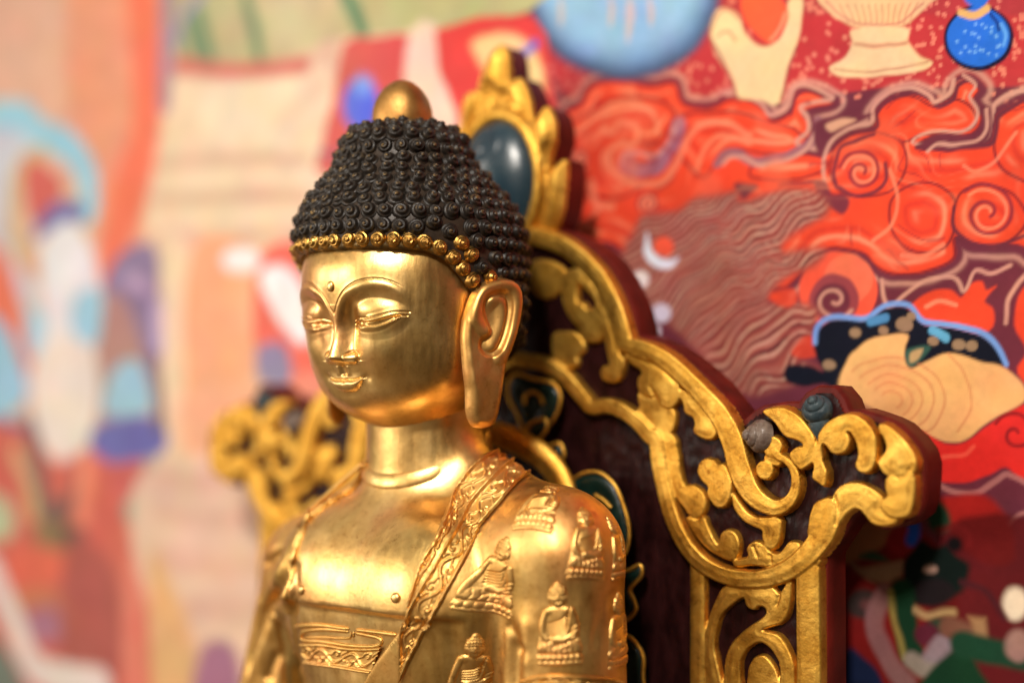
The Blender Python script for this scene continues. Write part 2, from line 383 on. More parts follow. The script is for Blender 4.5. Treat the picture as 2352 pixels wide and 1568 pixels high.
    zq = np.clip((z - zm) / 0.22, 0, 1); d += 0.050 * tp * (1 - zq) ** 1.3 * (z >= zm) * (a < 0.84) + 0.050 * tp * np.clip(1 - (zm - z) / 0.04, 0, 1) * (z < zm) * (a < 0.84)
    d += 0.185 * tp * (4 * ql * (1 - ql)) ** 0.6 * (a < 0.82)
    L = spline([(0, -0.03), (0.15, 0.0), (0.35, -0.01), (0.6, 0.03), (0.80, 0.09)], 8)
    dd, _ = dline(P, L); d += -0.05 * G(dd.reshape(sh) / 0.030)
    d += -0.05 * G((a - 0.90) / 0.13) * G((z - 0.10) / 0.13) - 0.015 * G((a - 1.0) / 0.2) * G((z - 0.1) / 0.25)
    d += -0.02 * G(a / 0.5) * G((z + 0.46) / 0.12)
    # chin and cheeks
    d += 0.10 * G(a / 0.75) * G((z + 0.85) / 0.42)
    d += 0.14 * G((a - 1.40) / 0.62) * G((z - 0.85) / 0.62)
    d += 0.05 * G((a - 1.1) / 0.5) * G((z + 0.45) / 0.4)
    return d * front

NT, NZ = 620, 520
th = np.linspace(-math.pi, math.pi, NT, endpoint=False)
# denser in front
th = th - 0.35 * np.sin(th) * 1.0
k = np.linspace(0, 1, NZ)
# ring parameter: uniform along the profile curve
prof_len = np.concatenate([[0], np.cumsum(np.hypot(np.diff(PS[:, 0]), np.diff(PS[:, 1])))]); prof_len /= prof_len[-1]
pr = np.stack([np.interp(k, prof_len, PS[:, i]) for i in range(5)], 1)
TH, ZZ = np.meshgrid(th, pr[:, 0]); A = pr[:, 1][:, None]; BF = pr[:, 2][:, None]; BB = pr[:, 3][:, None]; YC = pr[:, 4][:, None]
X = A * np.sin(TH); Y = YC - np.where(np.cos(TH) > 0, BF, BB) * np.cos(TH)
Nx = np.sin(TH) / A; Ny = -np.cos(TH) / np.where(np.cos(TH) > 0, BF, BB); nl = np.hypot(Nx, Ny); Nx /= nl; Ny /= nl
D = face_disp(TH * 3.2, ZZ, np.abs(TH)) * (np.cos(TH) > -0.2)
head_V = np.stack([X + Nx * D, HY + Y + Ny * D, ZZ], -1).reshape(-1, 3)
head_F = grid_faces(NZ, NT, wrap=True)[:, ::-1]
# ---- hair: cap, snail curls, finial
HAIRLINE = [(0, 4.05), (0.35, 4.06), (0.7, 4.0), (0.89, 3.92), (1.05, 3.60), (1.2, 3.1), (1.30, 2.74), (1.42, 2.35), (1.55, 2.1), (1.8, 1.7), (2.1, 1.3), (2.5, 0.8), (3.15, 0.4)]
HPROF = [(-1, 3.1), (0, 3.4), (1.5, 3.58), (2.4, 3.64), (3.27, 3.68), (4.0, 3.71), (4.68, 3.70), (5.25, 3.52), (5.67, 3.24), (6.1, 2.88), (6.65, 2.42), (7.08, 2.15),
         (7.60, 2.02), (7.88, 1.80), (8.04, 1.50), (8.12, 1.1), (8.16, 0.5), (8.17, 0.01)]
HS = spline(HPROF, 20)
hs_len = np.concatenate([[0], np.cumsum(np.hypot(np.diff(HS[:, 0]), np.diff(HS[:, 1])))])
def hair_pt(t, s):                           # t angle (0 = front), s arc length along the profile
    z = np.interp(s, hs_len, HS[:, 0]); r = np.interp(s, hs_len, HS[:, 1])
    yc = np.interp(z, [0, 4.2, 8.4], [0.40, 0.40, -0.02])
    return np.stack([r * np.sin(t), HY + yc - r * np.cos(t), z], -1)
def s_of_z(z): return np.interp(z, HS[:, 0], hs_len)
smax = hs_len[-1]
nt_, nk_ = 260, 120
t_ = np.linspace(-math.pi, math.pi, nt_, endpoint=False)
zh = sinterp(np.abs(t_), HAIRLINE)
s0 = s_of_z(zh)
kk = np.linspace(0, 1, nk_)
S = s0[None, :] + (smax - s0[None, :]) * kk[:, None]
V = hair_pt(np.broadcast_to(t_, S.shape), S)
V = V + (0.03 * vnoise(V.reshape(-1, 3), 0.35, 3).reshape(V.shape[:2])[..., None]) * np.array([1, 1, 0.4])
inner = V[0] - np.array([0, HY, 0]); inner = inner * np.array([0.90, 0.90, 1]) + np.array([0, HY, 0.03])
lip = V[0].copy(); lip[:, 2] -= 0.04; lipm = (lip - [0, HY, 0]) * [0.975, 0.975, 1] + [0, HY, -0.05]
lip0 = (V[0] - [0, HY, 0]) * [0.99, 0.99, 1] + [0, HY, -0.02]
V = np.vstack([inner[None], lipm[None], lip0[None], V])
dist_line = np.concatenate([[0, 0, 0], kk])[:, None] * (smax - s0)[None, :]
goldness = 0.62 * sstep(0.42, 0.12, dist_line) * sstep(2.0, 1.2, np.abs(t_))[None, :] + 0.12
hair = mesh('hair', V.reshape(-1, 3), grid_faces(len(V), nt_, wrap=True)[:, ::-1], M_hair, statue, col=np.repeat(goldness.reshape(-1, 1), 3, 1), loc=(0, HY, 4))
hair['cm'] = [0, HY, 4]
def curl_mesh(seed):
    r_ = np.random.default_rng(seed); R0, H = 0.278, 0.26
    nr, na = 16, 26
    rr = np.linspace(0, 1, nr)[:, None]; aa = np.linspace(0, 2 * math.pi, na, endpoint=False)[None, :]
    prof = H * (1 - rr ** 1.9) ** 0.85
    ph = (rr * 2.35 - aa / (2 * math.pi) + r_.random()) % 1.0
    ridge = np.clip(np.abs(ph - 0.5) * 2, 0, 1) ** 0.8
    fade = sstep(0.05, 0.2, rr) * sstep(1.0, 0.86, rr)
    h = prof - 0.062 * (1 - ridge) ** 1.2 * fade
    lob = 1 + 0.05 * np.cos(2 * aa + r_.random() * 6)
    x = rr * R0 * lob * np.cos(aa); y = rr * R0 * lob * np.sin(aa)
    h = h * (0.85 + 0.3 * r_.random()) - 0.07 * sstep(0.93, 1.0, rr)
    V = np.stack([x, y, np.broadcast_to(h, x.shape)], -1).reshape(-1, 3)
    c = 0.26 + 0.42 * ridge * fade * (1 - rr * 0.6) + 0.52 * sstep(0.26, 0.0, rr)
    c = np.broadcast_to(c, x.shape).reshape(-1, 1)
    return V, grid_faces(nr, na, wrap=True), np.repeat(c, 3, 1)
CV = [curl_mesh(s) for s in range(5)]
spots = []                                   # (theta, s, gold, size)
tt = -2.3
while tt < 2.3:
    z = float(sinterp(np.array([abs(tt)]), HAIRLINE)[0]); slope = abs(float(sinterp(np.array([abs(tt) + 0.05]), HAIRLINE)[0]) - z) / 0.05
    spots.append((tt, float(s_of_z(z)) + 0.20, 1 if abs(tt) < 1.42 else 0, 0.93)); tt += 0.475 / math.hypot(3.6, slope) * (1 + 0.06 * random.uniform(-1, 1))
tt = -2.0
while tt < 2.0:
    z = float(sinterp(np.array([abs(tt)]), HAIRLINE)[0]); slope = abs(float(sinterp(np.array([abs(tt) + 0.05]), HAIRLINE)[0]) - z) / 0.05
    spots.append((tt, float(s_of_z(z)) + 0.20 + 0.43 / (1 if slope < 1.5 else 0.62), 1 if 1.08 < abs(tt) < 1.6 and random.random() < 0.8 else 0, 1.0)); tt += 0.49 / math.hypot(3.6, slope) * (1 + 0.06 * random.uniform(-1, 1))
row_s0 = float(s_of_z(4.05)) + 0.20
P0 = np.array([hair_pt(a[0], a[1]) for a in spots])
rows = [row_s0 + 0.44 * k for k in range(-9, 40)]
for ri, rs in enumerate(rows):
    if rs > smax - 0.95: break
    r_here = float(np.interp(rs, hs_len, HS[:, 1])); n = max(5, int(2 * math.pi * r_here / 0.50))
    off = random.random() * 0.3 + (ri % 2) * 0.5
    for i in range(n):
        a = -math.pi + 2 * math.pi * (i + off + 0.10 * random.uniform(-1, 1)) / n
        s_ = rs + 0.035 * random.uniform(-1, 1)
        zhh = float(sinterp(np.array([abs(a)]), HAIRLINE)[0])
        if s_ < float(s_of_z(zhh)) + 0.72: continue
        p = hair_pt(a, s_)
        if np.sqrt(((P0 - p) ** 2).sum(1)).min() < 0.35: continue
        near_ear = abs(a) > 0.95 and (s_ - float(s_of_z(zhh))) < 1.25 and p[2] < 3.75 and abs(a) < 1.7
        spots.append((a, s_, 1 if near_ear and random.random() < 0.85 else 0, random.uniform(0.90, 1.16)))
views = []
for sp_ in spots:
    p = hair_pt(sp_[0], sp_[1]); e_ = 1e-3
    du = hair_pt(sp_[0] + e_, sp_[1]) - p; dv = hair_pt(sp_[0], sp_[1] + e_) - p
    nrm = np.cross(du, dv); nrm /= np.linalg.norm(nrm); 
    if nrm @ (p - np.array([0, HY, p[2] - 0.01])) < 0: nrm = -nrm
    tv = CAM - p; tv /= np.linalg.norm(tv); views.append((float(nrm @ tv), p, nrm, sp_))
views.sort(key=lambda v: -v[0])
data = {}
for g in (0, 1):
    for s in range(5):
        o = mesh('hair_curl', *CV[s][:2], M_curlgold if g else M_hair, None, col=CV[s][2]); data[(g, s)] = o.data; bpy.data.objects.remove(o)
def curl_matrix(p, nrm, size):
    n_ = Vector(nrm); tn = Vector((0, 0, 1)).cross(n_).normalized(); b_ = n_.cross(tn); R = Matrix((tn, b_, n_)).transposed()
    sp_ang = Matrix.Rotation(random.random() * 6.28, 3, 'Z'); return (R @ sp_ang) * size
rest = [[[], [], [], 0], [[], [], [], 0]]
for i, (dt, p, nrm, sp_) in enumerate(views):
    p = p - nrm * 0.02; M3 = curl_matrix(p, nrm, sp_[3])
    s = random.randrange(5)
    if i < 99:
        o = bpy.data.objects.new('hair_curl', data[(sp_[2], s)]); sc.collection.objects.link(o)
        o.parent = hair; M4 = M3.to_4x4(); M4.translation = Vector((p - np.array([0, HY, 4])) * CM); o.matrix_local = M4
        o['label'] = 'gilded snail-shell curl' if sp_[2] else 'black snail-shell curl'
    elif dt > -0.75:
        m3 = np.array(M3); V_, F_, C_ = CV[s]
        g = sp_[2]; R_ = rest[g]; R_[0].append(V_ @ m3.T + p); R_[1].append(F_ + R_[3]); R_[3] += len(V_); R_[2].append(C_)
for g, m_ in ((0, M_hair), (1, M_curlgold)):
    R_ = rest[g]; o = mesh('hair_curls', np.vstack(R_[0]), np.vstack(R_[1]), m_, hair, col=np.vstack(R_[2]), loc=(0, HY, 4)); o['kind'] = 'stuff'

def lathe(prof, n=48, c=(0, 0, 0), squash=1.0):
    S_ = spline(prof, 8); a = np.linspace(0, 2 * math.pi, n, endpoint=False)
    r = S_[:, 0][:, None]; V = np.stack([r * np.cos(a), r * np.sin(a) * squash, np.broadcast_to(S_[:, 1][:, None], (len(S_), n))], -1).reshape(-1, 3)
    return V + np.array(c), grid_faces(len(S_), n, wrap=True)
V_, F_ = lathe([(0.90, -1.7), (0.98, -1.35), (0.985, -1.05), (0.93, -0.72), (0.80, -0.42), (0.60, -0.16), (0.34, 0.04), (0.12, 0.115), (0.01, 0.13)], 56, (0, HY - 0.05, 9.62))
mesh('crown_jewel', V_, F_, M_finial, statue, loc=(0, HY, 9))
V_, F_ = lathe([(0.13, -0.05), (0.135, 0.0), (0.12, 0.05), (0.07, 0.085), (0.005, 0.095)], 24)
V_ = V_[:, [0, 2, 1]] * [1, -1, 1.28] + [0.0, HY - 3.30, 2.86]
mesh('urna', V_, F_[:, ::-1], M_skin, statue, loc=(0, HY - 3.3, 2.86))

# ---- ears
def build_ear():
    al = math.radians(24); c0 = np.array([3.30, HY - 0.75, 0.0]); nrm = np.array([math.cos(al), -math.sin(al), 0]); tg = np.array([math.sin(al), math.cos(al), 0])
    def loc2(pts):
        out = []
        for p in pts:
            x, y = Z1(p); d = ray(x, y); t = ((c0 - CAM) @ nrm) / (d @ nrm); w = CAM + d * t
            out.append(((w - c0) @ tg, w[2]))
        return np.array(out)
    outline = spline(loc2([(1305, 640), (1335, 545), (1362, 480), (1410, 415), (1480, 382), (1570, 368), (1655, 392), (1702, 450), (1713, 540), (1695, 670), (1650, 840), (1605, 960), (1585, 1100), (1570, 1240),
                           (1552, 1335), (1515, 1398), (1440, 1414), (1372, 1392), (1335, 1300), (1326, 1150), (1305, 1000), (1290, 800), (1296, 690)]), 6, True)
    rim = spline(loc2([(1452, 745), (1412, 725), (1380, 660), (1375, 570), (1405, 485), (1480, 428), (1570, 412), (1640, 440), (1668, 520), (1660, 640), (1628, 770), (1580, 880), (1530, 930)]), 8)
    hol = spline(loc2([(1480, 475), (1550, 462), (1605, 490), (1622, 570), (1608, 680), (1580, 790), (1545, 870), (1490, 912), (1435, 905), (1400, 860), (1405, 800), (1450, 765), (1462, 720), (1440, 660), (1424, 590), (1435, 520)]), 6, True)
    anti = spline(loc2([(1500, 520), (1555, 540), (1570, 640), (1545, 760), (1500, 850)]), 6)
    h = 0.026
    s_ = np.arange(-0.35, 3.4, h); z_ = np.arange(-2.2, 4.0, h); SS, Z_ = np.meshgrid(s_, z_); P = np.stack([SS.ravel(), Z_.ravel()], 1)
    sd = spoly(P, outline); P = snap_in(P, sd, outline); e = np.clip(sd / np.interp(P[:, 1], [-1.6, 0.6], [0.34, 0.24]), 0, 1)
    H = 0.30 * np.sqrt(np.clip(1 - (1 - e) ** 2, 0, 1))
    dr, _ = dline(P, rim); H += 0.07 * np.clip(1 - (dr / 0.22) ** 2, 0, 1) ** 0.9 * sstep(0, 0.1, sd)
    sh_ = spoly(P, hol); H -= 0.18 * sstep(-0.05, 0.13, sh_)
    H -= 0.035 * G(sh_ / 0.035)
    da, _ = dline(P, anti); H += 0.13 * G(da / 0.27) * sstep(0.02, 0.2, sh_)
    H += 0.05 * sstep(0.9, -0.4, P[:, 1]) * sstep(0, 0.2, sd) * (1 - sstep(-0.4, -1.2, P[:, 1]) * 0.3) + 0.012 * vnoise(P, 0.35, 5)
    H = np.where(sd > 0, H, 0)
    Hb = np.where(sd > 0, -0.10 * np.sqrt(np.clip(1 - (1 - e) ** 2, 0, 1)), 0)
    keep = (sd > 0).reshape(SS.shape)
    # the ear bows outwards a little towards the lobe tip
    bow = -0.10 * sstep(0.6, -1.4, P[:, 1]) + 0.10 * sstep(1.0, 3.2, P[:, 1]) * 0
    def pos(Hh): return c0 + tg * P[:, :1] + nrm * (Hh + bow)[:, None] + np.array([0, 0, 1]) * P[:, 1:]
    f1 = grid_faces(*SS.shape, keep=keep); V1, F1, _ = compact(pos(H), f1)
    f2 = grid_faces(*SS.shape, keep=keep)[:, ::-1]; V2, F2, _ = compact(pos(Hb), f2)
    return np.vstack([V1, V2]), np.vstack([F1, F2 + len(V1)])
EV, EF = build_ear()
mesh('ear', EV, EF, M_ear, statue, loc=(3.3, HY, 1))
mesh('ear', (EV - [3.3, 0, 0]) * [-0.4, 1, 1] + [-3.15, 0.5, 0], EF[:, ::-1], M_ear, statue, loc=(-3.3, HY, 1))
# ---- body: a signed distance field turned into one surface
def s_ell(P, c, r):
    q = (P - np.array(c)) / np.array(r); k0 = np.sqrt((q * q).sum(1)); k1 = np.sqrt(((q / np.array(r)) ** 2).sum(1)) + 1e-9
    return k0 * (k0 - 1) / k1
def s_cone(P, a, b, ra, rb):
    a, b = np.array(a, float), np.array(b, float); ab = b - a; t = np.clip(((P - a) @ ab) / (ab @ ab), 0, 1)
    return np.sqrt(((P - a - t[:, None] * ab) ** 2).sum(1)) - (ra + (rb - ra) * t)
def smin(a, b, k):
    h = np.clip(0.5 + 0.5 * (b - a) / k, 0, 1); return b + (a - b) * h - k * h * (1 - h)
def torso(P):
    d = s_ell(P, (0, -4.7, -7.3), (4.9, 2.85, 3.9))
    d = smin(d, s_ell(P, (0, -4.6, -11.5), (4.2, 2.75, 4.6)), 1.2)
    for s in (-1, 1): d = smin(d, s_ell(P, (s * 1.8, -5.6, -6.9), (2.6, 2.05, 2.8)), 0.9)
    d = smin(d, s_cone(P, (0, -3.5, -2.6), (4.6, -4.1, -4.85), 1.2, 1.4), 0.9)
    d = smin(d, s_cone(P, (0, -3.5, -2.9), (-4.0, -4.1, -5.8), 1.25, 1.2), 0.9)
    d = smin(d, s_ell(P, (5.5, -4.3, -5.35), (1.95, 1.9, 1.9)), 0.8)
    d = smin(d, s_ell(P, (-4.8, -4.3, -6.5), (1.6, 1.6, 1.6)), 0.8)
    d = smin(d, s_cone(P, (5.6, -4.3, -5.3), (6.1, -4.5, -14), 1.85, 1.75), 0.35)
    d = smin(d, s_cone(P, (-4.9, -4.3, -6.4), (-6.9, -4.4, -14), 1.55, 1.6), 0.35)
    return d + 0.20 * sstep(-6.98, -7.22, P[:, 2]) * sstep(-9.5, -7.6, P[:, 2]) * sstep(-5.5, -6.5, P[:, 1]) * sstep(4.2, 3.6, np.abs(P[:, 0]))
def neck(P, d):
    c = s_cone(P, (0, -3.95, 1.5), (0, -3.92, -3.6), 1.98, 2.02)
    d = smin(d, c, 0.75)
    zc = -2.98 + 0.34 * (P[:, 1] + 5.9); r = np.hypot(P[:, 0], P[:, 1] + 3.9); e = P[:, 2] - zc
    return d
FOLDS = []
def folds(P, d):
    for L, amp, wd, lo, hi in FOLDS:
        m = ((P > lo) & (P < hi)).all(1)
        if not m.any(): continue
        dd, arc = dline(P[m], L); tot = np.sqrt((np.diff(L, axis=0) ** 2).sum(1)).sum()
        tap = sstep(0, 0.18, arc / tot) * sstep(1.0, 0.82, arc / tot)
        v = d[m]; v = v - amp * G(dd / wd) * (0.25 + 0.75 * tap); d[m] = v
    return d
def body_f(P): return folds(P, neck(P, torso(P)))

def nets(f, lo, hi, h, newton=2):
    ax = [np.arange(lo[i], hi[i] + h, h) for i in range(3)]; n = [len(a) for a in ax]
    P = np.stack(np.meshgrid(*ax, indexing='ij'), -1).reshape(-1, 3); v = np.empty(len(P))
    for i in range(0, len(P), 400000): v[i:i + 400000] = f(P[i:i + 400000])
    v = v.reshape(n); s = v < 0
    c = s[:-1, :-1, :-1].astype(np.int8)
    tot = np.zeros([k - 1 for k in n], np.int8)
    for a in (0, 1):
        for b in (0, 1):
            for c_ in (0, 1): tot += s[a:n[0] - 1 + a, b:n[1] - 1 + b, c_:n[2] - 1 + c_]
    act = (tot > 0) & (tot < 8); idx = np.full(act.shape, -1); I = np.argwhere(act); idx[act] = np.arange(len(I))
    acc = np.zeros((len(I), 3)); cnt = np.zeros(len(I))
    for axis in range(3):
        o1, o2 = [k for k in range(3) if k != axis]
        for a in (0, 1):
            for b in (0, 1):
                A_ = I.copy(); A_[:, o1] += a; A_[:, o2] += b; B_ = A_.copy(); B_[:, axis] += 1
                va = v[tuple(A_.T)]; vb = v[tuple(B_.T)]; m = (va < 0) != (vb < 0); t = np.where(m, va / np.where(m, va - vb, 1), 0)
                pt = A_.astype(float); pt[:, axis] += t; acc += pt * m[:, None]; cnt += m
    V = np.array(lo) + acc / cnt[:, None] * h
    Fs = []
    for axis in range(3):
        o1, o2 = (axis + 1) % 3, (axis + 2) % 3
        sl0 = [slice(None)] * 3; sl1 = [slice(None)] * 3
        sl0[axis] = slice(0, n[axis] - 1); sl1[axis] = slice(1, n[axis])
        for k_ in (o1, o2): sl0[k_] = slice(1, n[k_] - 1); sl1[k_] = slice(1, n[k_] - 1)
        a_ = s[tuple(sl0)]; b_ = s[tuple(sl1)]; E = np.argwhere(a_ != b_); flip = a_[tuple(E.T)]
        E = E.copy(); E[:, o1] += 1; E[:, o2] += 1
        q = []
        for (i, j) in ((0, 0), (-1, 0), (-1, -1), (0, -1)):
            C = E.copy(); C[:, o1] += i; C[:, o2] += j; q.append(idx[tuple(C.T)])
        q = np.stack(q, 1); q[~flip] = q[~flip][:, ::-1]; Fs.append(q)
    Fq = np.vstack(Fs); Fq = Fq[(Fq >= 0).all(1)]
    for _ in range(newton):
        e = 0.02; g = np.zeros_like(V); f0 = f(V)
        for i in range(3):
            D_ = np.zeros(3); D_[i] = e; g[:, i] = (f(V + D_) - f(V - D_)) / (2 * e)
        gl = (g * g).sum(1); stp = np.clip(f0 / np.maximum(gl, 0.2), -0.5 * h, 0.5 * h); V = V - g * stp[:, None]
    return V, Fq
def bvh_of(V, Fq): return BVHTree.FromPolygons([tuple(v) for v in V], [tuple(f) for f in Fq.tolist()])
V_, F_ = nets(lambda P: neck(P, torso(P)), (-9.5, -9.5, -13), (9, -0.5, 0.5), 0.25, 1)
BV0 = bvh_of(V_, F_)
def cast(px, py, bvh):
    d = ray(px, py); h = bvh.ray_cast(Vector(CAM), Vector(d).normalized())
    return None if h[0] is None else (np.array(h[0]), np.array(h[1]))
def cast_line(pts, Z, bvh, n=8, sm=True):
    P = [Z(p) if Z else p for p in pts]; S_ = spline(P, n) if sm else np.array(P); out = []; last = None
    for a in S_:
        h = cast(a[0], a[1], bvh)
        if h is not None: out.append(h[0])
    return np.array(out)
def fold(pts, Z, amp, wd):
    L = cast_line(pts, Z, BV0, 3)
    if len(L) < 2: return
    m = 3 * wd; FOLDS.append((L, amp, wd, L.min(0) - m, L.max(0) + m))
# far sleeve: raised hem, bright facet, valleys
fold([(455, 585), (330, 668), (285, 700)], ZS, -0.25, 0.20)
fold([(480, 610), (400, 800), (300, 985)], ZS, 0.22, 0.22)
fold([(290, 700), (270, 800), (290, 980)], ZS, 0.16, 0.16)
fold([(500, 700), (420, 880), (320, 1040), (250, 1250), (200, 1450), (170, 1568)], ZS, -0.42, 0.26)
fold([(500, 850), (420, 1020), (330, 1200), (250, 1400), (200, 1568)], ZS, 0.28, 0.24)
fold([(430, 1300), (360, 1450), (330, 1568)], ZS, -0.16, 0.2)
fold([(540, 700), (530, 900), (520, 1100), (540, 1300), (560, 1568)], ZS, -0.20, 0.16)
fold([(820, 40), (700, 180), (600, 330), (520, 450)], ZS, 0.05, 0.06)
fold([(740, 90), (620, 260), (540, 400), (440, 540)], ZS, -0.05, 0.06)
fold([(680, 100), (560, 270), (480, 420), (380, 560)], ZS, 0.06, 0.07)
fold([(600, 130), (500, 300), (430, 420)], ZS, -0.05, 0.06)
# near side: crease between chest and upper arm, soft folds
fold([(590, 1300), (570, 1400), (560, 1500), (556, 1640)], Z4, -0.26, 0.30)
fold([(520, 1180), (560, 1280), (580, 1400)], Z4, -0.10, 0.25)
fold([(640, 1150), (620, 1300), (610, 1500)], Z4, 0.10, 0.26)
fold([(1100, 1100), (1085, 1200), (1060, 1330)], Z4, 0.10, 0.10)
fold([(1060, 1130), (1020, 1250), (1010, 1380)], Z4, -0.06, 0.12)
fold([(990, 1080), (1000, 1200), (960, 1300)], Z4, 0.05, 0.12)
LO, HI = (-9.4, -8.8, -12.4), (8.6, -1.2, 0.6)
BVt, BFt = nets(body_f, LO, HI, 0.075)
# the fold of flesh round the neck
a_ = np.linspace(0, 2 * math.pi, 160, endpoint=False); ph = np.linspace(0, 2 * math.pi, 24, endpoint=False); A_, PH = np.meshgrid(a_, ph, indexing='ij')
rr_ = 2.075 + 0.07 * np.cos(PH) - 0.05 * np.sin(PH); yy_ = -3.92 - rr_ * np.cos(A_)
ring_V = np.stack([rr_ * np.sin(A_), yy_, -2.98 + 0.46 * (yy_ + 5.9) - 0.20 + 0.22 * np.sin(PH)], -1).reshape(-1, 3)
ring_F = grid_faces(len(a_) + 1, len(ph), wrap=True) % (len(a_) * len(ph))
body_V = np.vstack([head_V, BVt, ring_V]); body_F = np.vstack([head_F, BFt + len(head_V), ring_F + len(head_V) + len(BVt)])
mesh('body', body_V, body_F, M_skin, statue, loc=(0, -4.5, -4))
BV1 = bvh_of(BVt, BFt)

# robe borders, traced on the body
M_line = cast_line([(1452, 205), (1400, 262), (1290, 380), (1190, 500), (1110, 620), (1050, 720), (960, 880), (900, 980), (830, 1110), (790, 1200), (776, 1290), (775, 1400), (775, 1567)], Z3, BV1, 6)
L_line = cast_line([(1330, 185), (1215, 268), (1120, 400), (1070, 500), (1020, 620), (960, 740), (900, 840), (862, 930), (835, 1040), (833, 1100)], Z3, BV1, 6)
R_line = cast_line([(1600, 270), (1560, 300), (1480, 390), (1390, 500), (1290, 620), (1200, 740), (1130, 870), (1060, 1000), (1000, 1110), (930, 1230), (880, 1340), (830, 1440), (785, 1540)], Z3, BV1, 6)
D_line = cast_line([(560, 225), (420, 290), (330, 350), (230, 480), (172, 640), (130, 740), (110, 900)], Z3, BV1, 6)
B_line = cast_line([(1330, 185), (1215, 268), (1120, 400), (1070, 500), (1020, 620), (960, 740), (900, 840), (862, 930), (835, 1040), (825, 1115), (785, 1225), (700, 1340), (620, 1450), (550, 1567)], Z3, BV1, 6)
def x_of_z(L, z):
    o = np.argsort(L[:, 2]); return np.interp(z, L[o, 2], L[o, 0])
xm = x_of_z(M_line, np.array([0.0]))
def robe_side(P):                            # >0 where the robe covers
    near = P[:, 0] - (x_of_z(B_line, P[:, 2]) - 0.02)
    far = (x_of_z(D_line, P[:, 2]) - 0.0) - P[:, 0]
    far = np.where(P[:, 2] < -7.6, -P[:, 0] - 4.9, far); far = np.where(P[:, 2] > D_line[:, 2].max() - 0.05, -P[:, 0] - 4.0, far)
    return np.maximum(near, far)
def robe_f(P): return body_f(P) - 0.13 * sstep(-0.02, 0.05, robe_side(P)) + 0.03 * sstep(0.06, -0.10, robe_side(P)) - 0.018 * vnoise(P, 1.1, 9) * (P[:, 0] > 0)
RV, RF = nets(robe_f, LO, HI, 0.085)
k_ = (robe_side(RV) > -0.10) & ((RV[:, 2] < -1.7) | (np.abs(RV[:, 0]) > 2.6))
F2 = RF[k_[RF].all(1)]; RVc, RFc, _ = compact(RV, F2)
robe = mesh('robe', RVc, RFc, M_robe, statue, loc=(2, -4.5, -6))
robe['cm'] = [2, -4.5, -6]
BVR = bvh_of(np.vstack([RVc, BVt]), np.vstack([RFc, BFt + len(RVc)]))
# ---- borders and reliefs laid on the cloth
def arcpar(L, n):
    s = np.concatenate([[0], np.cumsum(np.sqrt((np.diff(L, axis=0) ** 2).sum(1)))]); t = np.linspace(0, s[-1], n)
    return np.stack([np.interp(t, s, L[:, i]) for i in range(3)], 1), s[-1]
def vine(Pq, s_max, hw, lam, r=0.030):
    """height 0..1 of a running scroll with curls; Pq (N,2): s along, t across (cm); hw(s) half width"""
    h = np.zeros(len(Pq)); ss = np.arange(0, s_max + lam, lam / 24)
    amp = lambda s: 0.55 * hw(s)
    main = np.stack([ss, amp(ss) * np.sin(2 * math.pi * ss / lam)], 1)
    d, _ = dline(Pq, main); h = np.maximum(h, np.clip(1 - (d / (r * 1.45)) ** 2, 0, 1) ** 0.5)
    k = 0; s0 = lam * 0.25
    while s0 < s_max + lam * 0.2:
        sg = 1 if k % 2 == 0 else -1                      # main runs on side sg here: curl fills the other side
        w_ = float(hw(np.array([s0]))[0]); c = np.array([s0 + 0.04 * lam, -sg * 0.32 * w_])
        R = min(0.40 * w_, lam * 0.17)
        a = np.linspace(0, 1, 22); ang = math.pi * (1.0) + a * 4.6; rad = R * (1.25 - 1.0 * a)
        sp_ = c + np.stack([rad * np.cos(ang), -sg * rad * np.sin(ang) * -1], 1)
        stem = np.array([[s0 - lam * 0.30, sg * 0.10 * w_], [s0 - lam * 0.20, -sg * 0.25 * w_]]); sp_ = np.vstack([stem, sp_])
        m = np.abs(Pq[:, 0] - s0) < lam * 0.55
        if m.any():
            W_ = np.linspace(r * 0.7, r * 1.15, len(sp_)); v = dline(Pq[m], sp_, W_); hh = np.clip(v / r * 1.2, 0, 1)
            h[m] = np.maximum(h[m], np.sqrt(np.clip(1 - (1 - hh) ** 2, 0, 1)))
            leaf = np.array([[s0 + lam * 0.16, -sg * 0.15 * w_], [s0 + lam * 0.24, -sg * 0.55 * w_], [s0 + lam * 0.33, -sg * 0.78 * w_]])
            v = dline(Pq[m], spline(leaf, 5), np.linspace(r * 0.5, r * 1.5, 11)); hh = np.clip(v / r, 0, 1); h[m] = np.maximum(h[m], np.sqrt(np.clip(1 - (1 - hh) ** 2, 0, 1)))
            for q in ():
                dd = np.hypot(Pq[m, 0] - s0 - lam * q, Pq[m, 1] + sg * 0.62 * w_ * (1 if q > 0.2 else -1.2)); h[m] = np.maximum(h[m], np.sqrt(np.clip(1 - (dd / (r * 1.1)) ** 2, 0, 1)) * 0.8)
        s0 += lam / 2; k += 1
    return h
def drape(p, h, bvh):
    _, nr, _, _ = BV0.find_nearest(Vector(p)); nv = Vector(nr); hit = bvh.ray_cast(Vector(p) + nv * 0.8, -nv, 1.6)
    if hit[0] is None: hit = (bvh.find_nearest(Vector(p))[0],)
    return np.array(hit[0] + nv * h)
